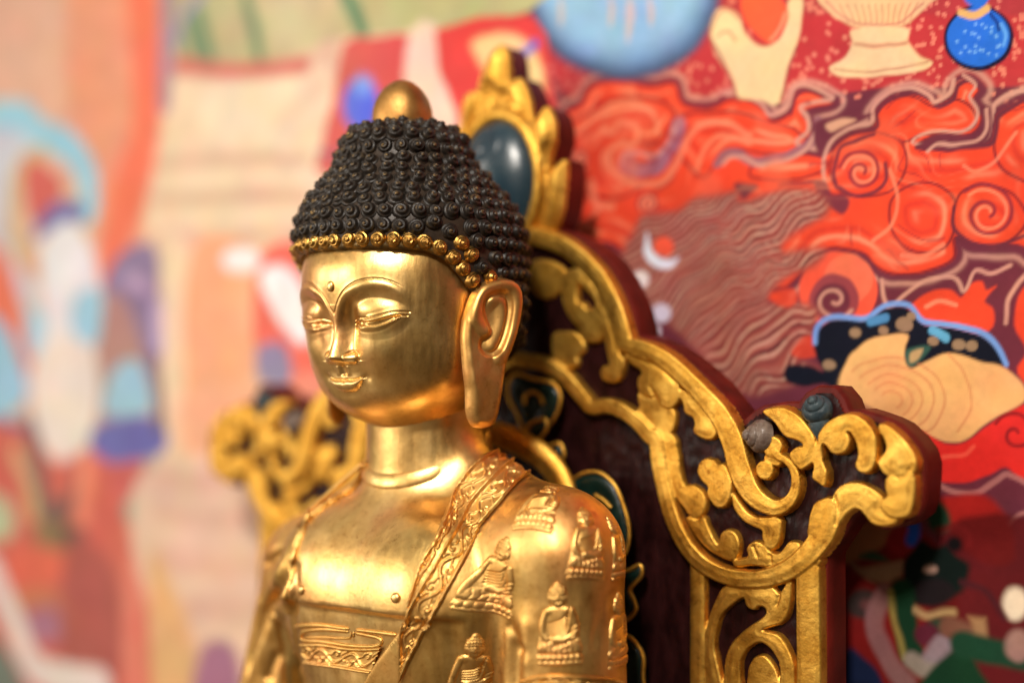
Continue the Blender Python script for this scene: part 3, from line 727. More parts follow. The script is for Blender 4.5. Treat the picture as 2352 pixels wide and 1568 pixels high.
def band(La, Lb, lam, nt_b=40, ds=0.030, base=0.04, ridge=0.065, edge=0.175, bvh=None, edges=(1, 1), r=0.030):
    bvh = bvh or BVR
    A_, la = arcpar(La, 400); B_, lb = arcpar(Lb, 400); n = int(max(la, lb) / ds)
    A_, _ = arcpar(La, n); B_, _ = arcpar(Lb, n); t = np.linspace(0, 1, nt_b)[None, :, None]
    P = A_[:, None] * (1 - t) + B_[:, None] * t
    wd = np.sqrt(((A_ - B_) ** 2).sum(1)) / 2; C = (A_ + B_) / 2
    s = np.concatenate([[0], np.cumsum(np.sqrt((np.diff(C, axis=0) ** 2).sum(1)))])
    SS, TT = np.meshgrid(s, np.linspace(-1, 1, nt_b), indexing='ij'); Tc = TT * wd[:, None]
    hw = lambda x: np.interp(x, s, np.maximum(wd - 0.07, 0.03))
    hv = vine(np.stack([SS.ravel(), Tc.ravel()], 1), s[-1], hw, lam, r).reshape(SS.shape)
    e = wd[:, None] - np.abs(Tc)
    mk = np.where(TT < 0, edges[0], edges[1])
    h = base + ridge * hv * sstep(0.02, 0.08, e - 0.05) + mk * (edge - base) * np.clip(1 - ((e - 0.06) / 0.065) ** 2, 0, 1) ** 0.6 * (e > 0)
    h = np.where(e < 0.055, np.maximum(h, mk * edge * np.clip(1 - ((e - 0.055) / 0.06) ** 2, 0, 1) ** 0.5), h)
    h += 0.006 * vnoise(np.stack([SS.ravel(), Tc.ravel()], 1), 0.12, 4).reshape(h.shape)
    out = np.empty((n * nt_b, 3)); flat = P.reshape(-1, 3); hf = h.ravel()
    for i in range(len(flat)): out[i] = drape(flat[i], hf[i], bvh)
    # smooth the nearest-point footprint a little along the length
    return out, grid_faces(n, nt_b)
def faced(V, Fq):                             # make faces look at the camera side
    a, b, c = V[Fq[:, 0]], V[Fq[:, 1]], V[Fq[:, 2]]; nr = np.cross(b - a, c - a); s = (nr * (CAM - a)).sum(1).sum()
    return Fq if s > 0 else Fq[:, ::-1]
def up_to(L, ref):                            # portion of L above the end of ref
    z = ref[:, 2].min(); return L[L[:, 2] >= z - 0.05]
Mt = up_to(M_line, L_line)
V1, F1 = band(L_line, Mt, 1.15, edges=(1, 0)); V2, F2 = band(M_line, R_line, 1.22, edges=(1, 1))
mesh('robe_border', V1, faced(V1, F1), M_robe, robe, loc=(2, -7, -5)); mesh('robe_border', V2, faced(V2, F2), M_robe, robe, loc=(2, -7, -5))
# band of the undergarment below the chest
Ta = cast_line([(165, 1322), (300, 1322), (440, 1345), (560, 1352), (655, 1345)], Z3, BV1, 6); Tb = cast_line([(195, 1448), (300, 1465), (400, 1480), (500, 1498), (585, 1508)], Z3, BV1, 6)
V3, F3 = band(Ta, Tb, 1.30, base=0.07, ridge=0.06, edge=0.14, bvh=BV1)
sash = mesh('waist_sash', V3, faced(V3, F3), M_robe, statue, loc=(-1.5, -7.5, -8)); sash['cm'] = [-1.5, -7.5, -8]
def tube_on(pts, Z, r, bvh, lift=0.0, flat=0.8, taper=True):
    L = cast_line(pts, Z, bvh, 8); L, ln = arcpar(L, max(8, int(ln_of(L) / 0.05))); n = len(L); V = []
    for i in range(n):
        t = L[min(i + 1, n - 1)] - L[max(i - 1, 0)]; t /= np.linalg.norm(t) + 1e-9
        _, nr, _, _ = bvh.find_nearest(Vector(L[i])); nr = np.array(nr); sd = np.cross(t, nr); sd /= np.linalg.norm(sd) + 1e-9
        k = min(1, min(i, n - 1 - i) / 3 + 0.35) if taper else 1
        for a in np.linspace(0, 2 * math.pi, 10, endpoint=False): V.append(L[i] + nr * (lift + r * flat * k * math.sin(a)) + sd * r * k * math.cos(a))
    return np.array(V), grid_faces(n, 10, wrap=True)[:, ::-1]
def ln_of(L): return np.sqrt((np.diff(L, axis=0) ** 2).sum(1)).sum()
parts = [tube_on(p, Z3, r_, BV1, 0.01) for p, r_ in (
    ([(118, 1225), (200, 1216), (300, 1218), (400, 1232), (450, 1238)], 0.075), ([(492, 1244), (600, 1256), (740, 1274)], 0.07),
    ([(448, 1256), (420, 1250), (300, 1240), (190, 1250), (160, 1275), (175, 1305), (300, 1316), (440, 1338), (560, 1346), (625, 1340), (648, 1318), (630, 1292), (560, 1276), (490, 1262)], 0.065),
    ([(182, 1290), (300, 1288), (400, 1294), (458, 1290), (462, 1252)], 0.04), ([(478, 1290), (482, 1252)], 0.04))]
off = 0; VV, FF = [], []
for v, f in parts: VV.append(v); FF.append(f + off); off += len(v)
mesh('sash_hem', np.vstack(VV), np.vstack(FF), M_robe, sash, loc=(-1.5, -7.5, -8))
v_, f_ = tube_on([(560, 225), (420, 290), (330, 350), (230, 480), (172, 640), (130, 740), (100, 840)], Z3, 0.10, BVR, 0.02)
mesh('robe_border', v_, f_, M_robe, robe, loc=(-4, -6, -5))
# hem of the near sleeve
Ta = cast_line([(590, 1545), (680, 1518), (780, 1508), (900, 1512), (1020, 1520), (1120, 1530), (1185, 1550)], Z4, BVR, 6); Tb = cast_line([(590, 1640), (680, 1612), (780, 1602), (900, 1606), (1020, 1614), (1120, 1626), (1180, 1646)], Z4, BVR, 6)
V4, F4 = band(Ta, Tb, 1.2); mesh('sleeve_border', V4, faced(V4, F4), M_robe, robe, loc=(6, -5, -9))

# small seated figures raised on the cloth
def fig_height(U, W, seed=0):
    P = np.stack([U.ravel(), W.ravel()], 1); H = np.full(len(P), -1.0)
    def ell(cx, cy, rx, ry, h, p=0.5, rot=0.0, b=0.0):
        nonlocal H
        x = P[:, 0] - cx; y = P[:, 1] - cy; c, s = math.cos(rot), math.sin(rot); q = ((x * c + y * s) / rx) ** 2 + ((-x * s + y * c) / ry) ** 2
        H = np.maximum(H, np.where(q < 1, b + h * np.clip(1 - q, 0, 1) ** p, -1))
    def stroke(pts, w0, w1, h, b=0.0):
        nonlocal H
        S_ = spline(pts, 6); wv = np.linspace(w0, w1, len(S_)); v = dline(P, S_, wv); k_ = np.clip(v / max(w0, w1), 0, 1)
        H = np.maximum(H, np.where(v > 0, b + h * np.sqrt(np.clip(1 - (1 - k_) ** 2, 0, 1)), -1))
    def cut(pts, wd, dp):
        nonlocal H
        d_, _ = dline(P, spline(pts, 6)); H = np.where(H > 0, H - dp * G(d_ / wd), H)
    body = [(-0.52, 0.12), (0.52, 0.12), (0.56, 0.30), (0.50, 0.80), (0.42, 1.25), (0.28, 1.48), (-0.28, 1.48), (-0.40, 1.2), (-0.52, 0.70), (-0.58, 0.32)]
    sdb = spoly(P, spline(body, 5, True)); H = np.maximum(H, np.where(sdb > -0.02, 0.35 * np.sqrt(np.clip(1 - (1 - np.clip((sdb + 0.02) / 0.12, 0, 1)) ** 2, 0, 1)), -1))
    ell(0, 1.12, 0.34, 0.44, 0.40, b=0.3)
    ell(-0.22, 1.36, 0.17, 0.13, 0.45, b=0.2); ell(0.22, 1.36, 0.17, 0.13, 0.45, b=0.2)
    stroke([(-0.32, 1.36), (-0.42, 1.08), (-0.44, 0.82), (-0.33, 0.66)], 0.085, 0.075, 0.45, 0.28) if seed != 1 else stroke([(-0.32, 1.36), (-0.42, 1.05), (-0.50, 0.70), (-0.52, 0.45), (-0.42, 0.40)], 0.09, 0.08, 0.45, 0.28)
    stroke([(0.32, 1.36), (0.42, 1.05), (0.38, 0.78), (0.12, 0.66)], 0.11, 0.085, 0.45, 0.25)
    ell(-0.36, 0.46, 0.24, 0.16, 0.42, b=0.3, rot=0.3); ell(0.36, 0.46, 0.24, 0.16, 0.42, b=0.3, rot=-0.3)
    stroke([(-0.42, 0.42), (-0.1, 0.40), (0.25, 0.52)], 0.10, 0.08, 0.40, 0.3); stroke([(0.42, 0.42), (0.1, 0.36), (-0.2, 0.36)], 0.10, 0.07, 0.38, 0.3)
    stroke([(-0.12, 0.66), (0.12, 0.64)], 0.10, 0.09, 0.45, 0.35)
    ell(0, 1.50, 0.11, 0.14, 0.35, b=0.35)
    ell(0, 1.72, 0.215, 0.27, 0.62, b=0.30); ell(0, 1.86, 0.225, 0.17, 0.62, b=0.34); ell(0, 2.02, 0.10, 0.09, 0.35, b=0.2)
    for x in (-0.215, 0.215): ell(x, 1.70, 0.045, 0.13, 0.25, b=0.3)
    stroke([(0, 1.77), (0, 1.68)], 0.02, 0.04, 0.16, 0.88)
    for k in range(7):
        x = -0.46 + k * 0.155; ell(x, 0.20, 0.085, 0.10, 0.40, b=0.25)
    stroke([(-0.54, 0.07), (0.54, 0.07)], 0.055, 0.055, 0.3, 0.15)
    for y_, a_ in ((1.78, 0.16), (1.86, 0.14), (1.94, 0.14)): cut([(-0.23, y_ - 0.03), (0, y_ + 0.02), (0.23, y_ - 0.03)], 0.018, a_)
    for x in (-0.12, -0.04, 0.04, 0.12): cut([(x, 1.82), (x * 0.9, 2.0)], 0.016, 0.12)
    for sx_ in (-1, 1): cut([(sx_ * 0.045, 1.735), (sx_ * 0.10, 1.72), (sx_ * 0.15, 1.74)], 0.016, 0.14)
    cut([(-0.07, 1.61), (0, 1.595), (0.07, 1.61)], 0.018, 0.14); cut([(-0.2, 1.53), (0, 1.46), (0.2, 1.53)], 0.03, 0.15)
    for k in range(5): cut([(0.30 - 0.02 * k, 1.42 - 0.10 * k), (0.12, 1.18 - 0.085 * k), (-0.26, 1.06 - 0.075 * k)], 0.024, 0.30)
    for k in range(4): cut([(0.50, 1.05 - 0.12 * k), (0.38, 1.0 - 0.12 * k), (0.30, 0.92 - 0.1 * k)], 0.02, 0.18)
    for k in range(6): cut([(-0.38 + 0.14 * k, 0.56), (-0.33 + 0.14 * k, 0.44), (-0.37 + 0.14 * k, 0.33)], 0.020, 0.16)
    cut([(-0.55, 0.30), (0, 0.29), (0.55, 0.30)], 0.022, 0.22)
    return H.reshape(U.shape)
def figure(px, py, up, h_cm, w_scale, seed=0, thick=0.135):
    hit = cast(px, py, BVR)
    if hit is None: return
    c, nr = hit; d = ray(px + up[0] * 8, py + up[1] * 8); d2 = np.array(d); tt = ((c - CAM) @ nr) / (d2 @ nr); upv = CAM + d2 * tt - c
    if seed == 9: upv = np.array([0, 0, 1.0])
    upv -= nr * (upv @ nr); upv /= np.linalg.norm(upv); rt = np.cross(upv, nr); rt /= np.linalg.norm(rt)
    n = 96; m = 170; U, W = np.meshgrid(np.linspace(-0.68, 0.68, n), np.linspace(-0.02, 2.16, m)); sc_ = h_cm / 2.1
    Hh = fig_height(U, W, 1 if seed in (1, 3) else 0); ok = Hh > -0.5; Hh = np.where(ok, Hh, 0)
    # soft skirt blending with the cloth
    V = np.empty((n * m, 3)); Uf, Wf, Hf = U.ravel(), W.ravel(), Hh.ravel()
    for i in range(n * m):
        q = c + rt * (Uf[i] * sc_ * w_scale) + upv * ((Wf[i] - 1.05) * sc_)
        hit = BVR.ray_cast(Vector(q + nr * 1.2), Vector(-nr), 2.4)
        if hit[0] is None: hit = (BVR.find_nearest(Vector(q))[0],)
        V[i] = np.array(hit[0]) + nr * (Hf[i] * thick - 0.012)
    keep = Hh > 0.01; Fq = grid_faces(m, n, keep=keep); V, Fq, _ = compact(V, Fq)
    o = mesh('figure_relief', V, faced(V, Fq), M_robe, robe, loc=tuple(c)); return o
FIGS = [(1243, 1152, (0.55, -1), 2.0, 1.15, 1), (1143, 1320, (0.16, -1), 2.35, 1.12, 3), (1352, 1242, (-0.06, -1), 2.2, 0.98, 0), (1284, 1432, (-0.04, -1), 2.40, 0.98, 0),
        (1086, 1540, (0.10, -1), 2.40, 1.05, 3), (1424, 1445, (0.0, -1), 2.2, 1.1, 9), (1421, 1256, (-0.2, -1), 1.9, 0.8, 9)]
for f in FIGS: figure(*f)
V_, F_ = lathe([(0.16, -0.06), (0.165, 0.0), (0.14, 0.05), (0.08, 0.085), (0.005, 0.095)], 24)
for px, py in ((909, 1372), (692, 1354)):
    h_ = cast(px, py, BV1)
    if h_:
        q = Vector(h_[1]).to_track_quat('Z', 'Y').to_matrix(); Vn = V_ @ np.array(q).T + h_[0] + h_[1] * 0.01
        mesh('nipple', Vn, F_, M_skin, statue, loc=tuple(h_[0]))
# ================================================================== the carved throne back
throne = thing('throne_backrest', 'carved dark red throne back with gilded scrollwork and blue jewel, behind the statue', 'throne', (0, 1, -14))
YT = -0.2                                    # plane of the gilded faces
def pz5(p): return plane_pts(p, Z5, YT)
def pz6(p): return plane_pts(p, Z6, YT)
def pz7(p): return plane_pts(p, Z7, YT)
U5, U6 = 0.0046, 0.0065                       # cm per enlarged pixel
BAND1 = np.vstack([[(-0.6, 5.02)], pz5([(0, 130), (120, 132), (200, 148), (330, 185), (440, 238), (540, 318), (630, 412), (700, 525), (755, 645), (790, 755), (822, 868)])])
BAND2 = np.vstack([pz5([(820, 870), (900, 895), (1000, 928), (1100, 985), (1200, 1070), (1290, 1160)]),
                   pz6([(271, 240), (320, 300), (360, 370), (392, 450), (412, 530), (440, 610), (475, 672), (525, 718), (585, 742), (640, 725), (676, 682), (688, 622), (674, 562), (640, 520), (604, 500), (588, 480)])])
W2 = np.interp(np.linspace(0, 1, len(spline(BAND2, 8))), [0, 0.05, 0.25, 0.40, 0.52, 0.62, 0.75, 0.88, 1.0], [0.21, 0.26, 0.28, 0.36, 0.37, 0.27, 0.17, 0.10, 0.10])
BAND3 = np.vstack([[(-0.6, 0.02)], pz5([(60, 975), (150, 978), (270, 1000), (380, 1055), (470, 1140), (540, 1225), (598, 1285), (690, 1275), (800, 1310), (900, 1385), (980, 1475)]),
                   pz6([(22, 420), (36, 520), (55, 620), (84, 740), (120, 840), (170, 930), (240, 1005), (320, 1052), (400, 1074), (480, 1080), (560, 1070), (640, 1040), (710, 992), (770, 930), (815, 865), (842, 800), (835, 745)])])
n3 = len(spline(BAND3, 8)); W3 = np.interp(np.linspace(0, 1, n3), [0, 0.35, 0.42, 0.6, 0.75, 0.86, 0.93, 1.0], [0.22, 0.22, 0.24, 0.25, 0.24, 0.30, 0.36, 0.30])
STROKES = [(spline(BAND1, 8), 0.28, 0.34, 0.10), (spline(BAND2, 8), W2, 0.38, 0.13), (spline(BAND3, 8), W3, 0.36, 0.14),
           (pz6([(215, 985), (215, 1700)]), 0.24, 0.26, 0.07), (pz6([(738, 1040), (740, 1300), (746, 1700)]), 0.38, 0.30, 0.08),
           (spline(pz6([(700, 1050), (745, 1030), (785, 995)]), 6), 0.10, 0.30, 0.08),
           (pz6([(575, 455), (577, 456)]), 0.31, 0.36, 0.16), (pz6([(538, 565), (540, 566)]), 0.28, 0.36, 0.16), (pz6([(596, 520), (560, 510)]), 0.17, 0.33, 0.12),
           (spline(pz6([(790, 860), (800, 800), (812, 760)]), 6), 0.33, 0.36, 0.16)]
POLYS = [(pz5([(810, 940), (870, 955), (960, 965), (1040, 1010), (1110, 1060), (1160, 1120), (1170, 1180), (1165, 1240), (1130, 1280), (1080, 1285), (1035, 1250), (1010, 1210), (960, 1215), (920, 1190), (900, 1140), (905, 1090), (930, 1060), (900, 1020), (860, 1000)]), 0.27),
         (pz5([(900, 1180), (960, 1220), (1010, 1220), (1060, 1280), (1120, 1300), (1138, 1350), (1130, 1420), (1100, 1470), (1050, 1495), (1000, 1470), (960, 1420), (900, 1370), (880, 1320), (905, 1280), (895, 1230)]), 0.20),
         (pz5([(1110, 1100), (1160, 1160), (1220, 1190), (1290, 1260), (1350, 1330), (1400, 1400), (1418, 1450), (1390, 1490), (1340, 1495), (1290, 1470), (1265, 1440), (1275, 1400), (1260, 1350), (1210, 1320), (1195, 1250), (1150, 1190)]), 0.24),
         (pz5([(1030, 1480), (1100, 1475), (1140, 1500), (1150, 1560), (1165, 1640), (1120, 1660), (1060, 1600), (1030, 1540)]), 0.20),
         (pz6([(250, 515), (290, 520), (310, 540), (340, 540), (362, 580), (378, 640), (370, 700), (345, 735), (310, 740), (285, 715), (265, 680), (268, 645), (240, 615), (220, 580), (225, 540)]), 0.28),
         (pz6([(40, 410), (95, 405), (112, 470), (125, 530), (132, 590), (150, 640), (190, 640), (230, 665), (250, 710), (245, 760), (215, 790), (180, 780), (150, 740), (110, 690), (75, 620), (55, 540), (35, 470)]), 0.22),
         (pz6([(165, 790), (215, 805), (245, 790), (262, 830), (290, 890), (318, 920), (328, 870), (355, 850), (392, 865), (410, 910), (405, 960), (380, 990), (330, 975), (260, 930), (200, 860)]), 0.25),
         (pz6([(450, 935), (480, 905), (520, 915), (560, 955), (600, 960), (630, 930), (650, 907), (690, 910), (700, 938), (670, 975), (610, 1005), (540, 1020), (470, 1012), (400, 1020), (385, 995), (430, 985), (455, 970)]), 0.26),
         (pz6([(385, 680), (412, 720), (450, 768), (500, 790), (560, 790), (605, 800), (608, 850), (600, 900), (575, 935), (540, 930), (524, 890), (520, 850), (480, 830), (430, 800), (397, 760), (383, 720)]), 0.25),
         (pz6([(860, 735), (860, 690), (885, 650), (930, 628), (980, 628), (1030, 648), (1070, 675), (1095, 705), (1085, 735), (1110, 770), (1160, 795), (1150, 815), (1090, 828), (1040, 812), (1010, 775), (985, 750), (955, 748), (918, 778), (888, 823), (872, 825), (866, 780)]), 0.32),
         (pz6([(1120, 600), (1170, 602), (1220, 570), (1248, 610), (1245, 700), (1228, 765), (1180, 788), (1130, 780), (1095, 745), (1088, 710), (1120, 690), (1112, 650)]), 0.38),
         (pz6([(1085, 348), (1130, 365), (1190, 420), (1235, 480), (1254, 540), (1240, 580), (1205, 572), (1170, 598), (1120, 590), (1085, 555), (1080, 520), (1115, 470), (1105, 420), (1080, 380)]), 0.36),
         (pz6([(790, 440), (800, 390), (840, 340), (900, 308), (960, 305), (1020, 340), (1060, 400), (1068, 470), (1060, 540), (1030, 575), (990, 570), (972, 540), (985, 490), (972, 430), (944, 385), (930, 388), (942, 430), (930, 470), (890, 490), (855, 480), (828, 445), (812, 450), (815, 520), (835, 580), (826, 640), (790, 620), (768, 600), (775, 550), (765, 500)]), 0.40),
         (pz6([(535, 290), (580, 272), (640, 275), (700, 310), (745, 360), (775, 410), (782, 460), (770, 520), (745, 545), (710, 560), (672, 520), (660, 490), (690, 460), (725, 452), (700, 425), (650, 410), (620, 385), (590, 340)]), 0.40),
         (pz5([(490, 370), (560, 430), (640, 540), (700, 640), (735, 740), (760, 850), (775, 940), (800, 970), (795, 1040), (770, 1095), (720, 1115), (670, 1100), (655, 1060), (665, 1020), (710, 1005), (702, 950), (690, 900), (675, 810), (640, 845), (580, 850), (530, 820), (505, 760), (440, 680), (395, 560), (400, 450), (430, 390)]), 0.24),
         (pz5([(330, 810), (400, 790), (480, 800), (525, 850), (530, 910), (490, 950), (490, 1000), (440, 1020), (380, 1000), (330, 950)]), 0.18),
         (pz5([(180, 330), (300, 320), (400, 380), (400, 450), (360, 520), (300, 560), (220, 540), (190, 450)]), 0.16),
         (pz6([(345, 1115), (430, 1122), (500, 1125), (560, 1118), (600, 1150), (640, 1095), (656, 1090), (652, 1180), (640, 1240), (610, 1285), (560, 1300), (515, 1322), (590, 1345), (632, 1395), (660, 1460), (668, 1520), (665, 1700), (610, 1700), (605, 1500), (585, 1440), (555, 1400), (510, 1375), (460, 1395), (425, 1440), (412, 1500), (420, 1700), (345, 1700), (345, 1500), (370, 1400), (420, 1340), (470, 1300), (515, 1270), (540, 1240), (530, 1212), (500, 1205), (480, 1222), (447, 1205), (432, 1165), (390, 1185), (330, 1240), (303, 1310), (292, 1400), (312, 1500), (345, 1700), (275, 1700), (255, 1500), (248, 1400), (262, 1290), (300, 1190)]), 0.24),
         (pz6([(470, 1470), (490, 1450), (525, 1445), (560, 1480), (585, 1530), (600, 1600), (600, 1700), (455, 1700), (452, 1530)]), 0.20)]
HOLE = spline(pz5([(510, 480), (545, 520), (590, 570), (605, 600), (590, 625), (560, 620), (545, 590), (505, 575)]), 4, True)
CUTS = [pz5([(1010, 1215), (985, 1150)]), pz6([(590, 1100), (600, 1150), (590, 1200)]), pz6([(1170, 602), (1205, 590), (1225, 560)]), pz6([(870, 690), (880, 760), (876, 820)]),
        pz5([(900, 1190), (960, 1222), (1012, 1222), (1040, 1250)]), pz6([(480, 925), (500, 975)]), pz6([(560, 965), (565, 1000)]), pz5([(960, 955), (1060, 1030), (1150, 1120)])]
h = 0.036
gx = np.arange(-0.2, 16.6, h); gz = np.arange(-10.6, 5.6, h); GX, GZ = np.meshgrid(gx, gz); GP = np.stack([GX.ravel(), GZ.ravel()], 1)
def shape_h(GP, base, strokes, polys, cuts, hole=None, grow=0.045):
    Hh = np.full(len(GP), base, float)
    def put(fn, lo, hi, H, e):
        m = ((GP > lo - 0.35) & (GP < hi + 0.35)).all(1)
        if not m.any(): return
        sd = fn(GP[m]) + grow; e_ = min(e, 0.055); k = np.clip(sd / e_, 0, 1); v = np.where(sd > 0, H * np.sqrt(np.clip(1 - (1 - k) ** 2, 0, 1)), sd * 3)
        v = np.where(sd > 0, v + 0.02 * sstep(e, e * 2.5, sd) * (H > 0.21), v); Hh[m] = np.maximum(Hh[m], v)
    for L, Wd, H, e in strokes:
        Wd = np.full(len(L), Wd) if np.isscalar(Wd) else Wd; put(lambda Q: dline(Q, L, Wd), L.min(0) - Wd.max(), L.max(0) + Wd.max(), H, e)
    for Pg, H in polys:
        S_ = spline(Pg, 5, True); put(lambda Q: spoly(Q, S_), S_.min(0), S_.max(0), H, 0.12)
    for c_ in cuts:
        S_ = spline(c_, 6); m = ((GP > S_.min(0) - 0.2) & (GP < S_.max(0) + 0.2)).all(1)
        if m.any(): d_, _ = dline(GP[m], S_); Hh[m] -= np.where(Hh[m] > 0.02, 0.05 * G(d_ / 0.04), 0)
    if hole is not None:
        m = ((GP > hole.min(0) - 0.2) & (GP < hole.max(0) + 0.2)).all(1); sd = spoly(GP[m], hole); Hh[m] = np.minimum(Hh[m], -sd * 3)
    Hh += np.where(Hh > 0.01, 0.008 * vnoise(GP, 0.25, 2) + 0.012 * vnoise(GP, 0.9, 6), 0)
    return Hh
YF = 0.14                                    # chiselled ground
GH = shape_h(GP, -1.0, STROKES, POLYS, CUTS, HOLE)
keep = (GH > -0.03).reshape(GX.shape); GHc = np.maximum(GH, -0.09)
gv, gf, _ = compact(np.stack([GX.ravel(), YF - GHc, GZ.ravel()], 1), grid_faces(*GX.shape, keep=keep))
o = mesh('gilded_scrollwork', gv, gf, M_gilt, throne, loc=(7, 0, 0))
mesh('gilded_scrollwork', gv * [-1, 1, 1], gf[:, ::-1], M_gilt, throne, loc=(-7, 0, 0))
# the board
OUT = np.vstack([[(0.0, 5.40)], pz5([(0, 82), (120, 86), (200, 92), (330, 125), (450, 180), (570, 250), (660, 332), (732, 440), (792, 560), (832, 660), (852, 750), (867, 822), (940, 848), (1050, 898), (1160, 968), (1270, 1056), (1370, 1150), (1450, 1250), (1520, 1340), (1560, 1400)]),
                 pz6([(470, 300), (510, 278), (560, 270), (620, 262), (680, 262), (715, 215), (770, 185), (840, 190), (880, 240), (905, 298), (960, 300), (1020, 318), (1090, 343), (1140, 368), (1200, 424), (1244, 482), (1262, 545), (1258, 640), (1250, 710), (1232, 768), (1190, 800), (1150, 818), (1085, 832), (1034, 814), (1006, 772), (975, 746), (945, 750), (918, 780), (888, 828), (845, 895), (800, 965), (798, 1060), (800, 1300), (806, 1900)]), [(0, -14)]])
def board(outline, y0, y1, bev, mat, name, mirror=True, parent=None, loc=(0, 0.7, 0), off0=-0.03):
    half = outline; full = np.vstack([half, (half * [-1, 1])[::-1][1:-1]]) if mirror else outline
    n = len(full); rings = []
    d1 = np.roll(full, -1, 0) - full; d0 = full - np.roll(full, 1, 0); nn = d1 / (np.linalg.norm(d1, axis=1)[:, None] + 1e-9) + d0 / (np.linalg.norm(d0, axis=1)[:, None] + 1e-9)
    nn = np.stack([nn[:, 1], -nn[:, 0]], 1); nn /= np.linalg.norm(nn, axis=1)[:, None] + 1e-9
    area = 0.5 * np.sum(full[:, 0] * np.roll(full[:, 1], -1) - np.roll(full[:, 0], -1) * full[:, 1])
    if area < 0: nn = -nn                    # nn points outwards
    spec = [(y0, off0), (y0 + 0.06, off0 + 0.05)] + [(y0 + (y1 - bev - y0) * t, off0 + 0.06 + 0.015 * math.sin(7 * t)) for t in (0.3, 0.6, 1.0)] + [(y1 - bev * 0.4, -bev * 0.3), (y1, -bev)]
    V = []
    for y, o_ in spec: q = full + nn * o_; V.append(np.stack([q[:, 0], np.full(n, y), q[:, 1]], 1))
    V = np.vstack(V); Fc = [list(f) for f in grid_faces(len(spec), n, wrap=True)]
    from mathutils.geometry import tessellate_polygon
    tri = tessellate_polygon([[Vector((p[0], p[1], 0)) for p in full]])
    k = (len(spec) - 1) * n
    Fc += [list(t) for t in tri] + [[a + k, b + k, c + k] for a, b, c in tri]
    me_V, o = V, None
    bm_o = mesh(name, V, Fc, mat, parent or throne, smooth=False, loc=loc)
    import bmesh
    bm = bmesh.new(); bm.from_mesh(bm_o.data); bmesh.ops.recalc_face_normals(bm, faces=bm.faces)
    for f in bm.faces: f.smooth = len(f.verts) == 4
    bm.to_mesh(bm_o.data); bm.free()
    md = bm_o.data; md.set_sharp_from_angle(angle=math.radians(38)); return bm_o
OUTs = OUT
b = board(OUTs, YF + 0.06, 1.55, 0.22, M_red, 'back_board', off0=0.07)
# chiselled ground sheet inside the outline, with tool marks
SO = OUTs; sdo = np.full(len(GP), -1.0); step = 0.06
gx2 = np.arange(-0.06, 16.4, step); gz2 = np.arange(-10.6, 5.5, step); X2, Z2 = np.meshgrid(gx2, gz2); P2 = np.stack([X2.ravel(), Z2.ravel()], 1)
sd2 = spoly(P2, SO); r2 = vnoise(P2 * [1, 0.35], 0.09, 8); fl = YF - 0.010 * r2 - 0.02 * vnoise(P2, 0.3, 3)
gv2, gf2, _ = compact(np.stack([P2[:, 0], fl, P2[:, 1]], 1), grid_faces(*X2.shape)[(sd2 > 0.05)[grid_faces(*X2.shape)].all(1)])
mesh('carved_ground', gv2, gf2, M_floor, throne, loc=(7, 0, 0)); mesh('carved_ground', gv2 * [-1, 1, 1], gf2[:, ::-1], M_floor, throne, loc=(-7, 0, 0))
# flaming jewel on the top
FL = pz7([(500, 150), (528, 180), (548, 245), (555, 350), (562, 442), (590, 425), (635, 388), (668, 450), (706, 550), (720, 650), (735, 752), (775, 690), (830, 602), (862, 640), (893, 740), (893, 850), (862, 950), (845, 1075), (880, 1050), (962, 990), (970, 1100), (960, 1250), (940, 1380), (900, 1500), (860, 1560)])
cx = FL[0, 0]; FLh = np.vstack([FL, [(cx, 4.4)]]) - [cx, 0]
FLl = pz7([(478, 160), (430, 215), (385, 315), (352, 415), (335, 500), (290, 488), (240, 520), (216, 600), (205, 690)]) - [cx, 0]
mir = FLh[np.argmax(FLh[:, 1] < 8.6):] * [-1, 1]; FLfull = np.vstack([FLh, mir[::-1][1:], FLl[::-1]])
flame = board(FLfull, YF + 0.04, 1.35, 0.12, M_red, 'flame_board', mirror=False, loc=(0, 0.7, 8))
flame['cm'] = [0, 0.7, 8]
fx = np.arange(-3.2, 3.2, 0.035); fz = np.arange(4.4, 12.2, 0.035); FX, FZ = np.meshgrid(fx, fz); FP = np.stack([FX.ravel(), FZ.ravel()], 1)
FLp = np.vstack([[(-1, 12)], FLh, [(-1, 4.4)]]); sd = spoly(FP, FLfull)
P7 = lambda p: pz7(p) - [cx, 0]
hh = np.where(sd > 0, 0.05, sd * 3)
def leaf_r(pts, H0, k, cap):
    global hh
    Pg = spline(P7(pts), 5, True); s_ = spoly(FP, Pg); hh = np.maximum(hh, np.where(s_ > 0, H0 + k * np.minimum(s_, cap) - 0.10 * G((s_ - 0.10) / 0.035), -1))
leaf_r([(400, 500), (470, 540), (500, 480), (560, 520), (640, 560), (680, 680), (640, 740), (500, 680), (360, 740), (330, 640)], 0.08, 0.45, 0.40)
leaf_r([(240, 520), (290, 488), (335, 500), (335, 600), (305, 700), (262, 810), (226, 780), (210, 690), (216, 600)], 0.10, 0.75, 0.30)
leaf_r([(635, 388), (668, 450), (706, 550), (722, 650), (735, 752), (700, 720), (640, 660), (600, 580), (566, 500), (562, 442), (590, 425)], 0.12, 0.85, 0.32)
leaf_r([(495, 148), (530, 180), (550, 250), (556, 350), (562, 442), (545, 500), (500, 545), (440, 500), (400, 470), (338, 500), (350, 415), (385, 315), (432, 213)], 0.16, 0.70, 0.45)
leaf_r([(962, 990), (972, 1100), (962, 1250), (942, 1380), (890, 1500), (850, 1420), (838, 1250), (838, 1120), (885, 1050)], 0.10, 0.85, 0.32)
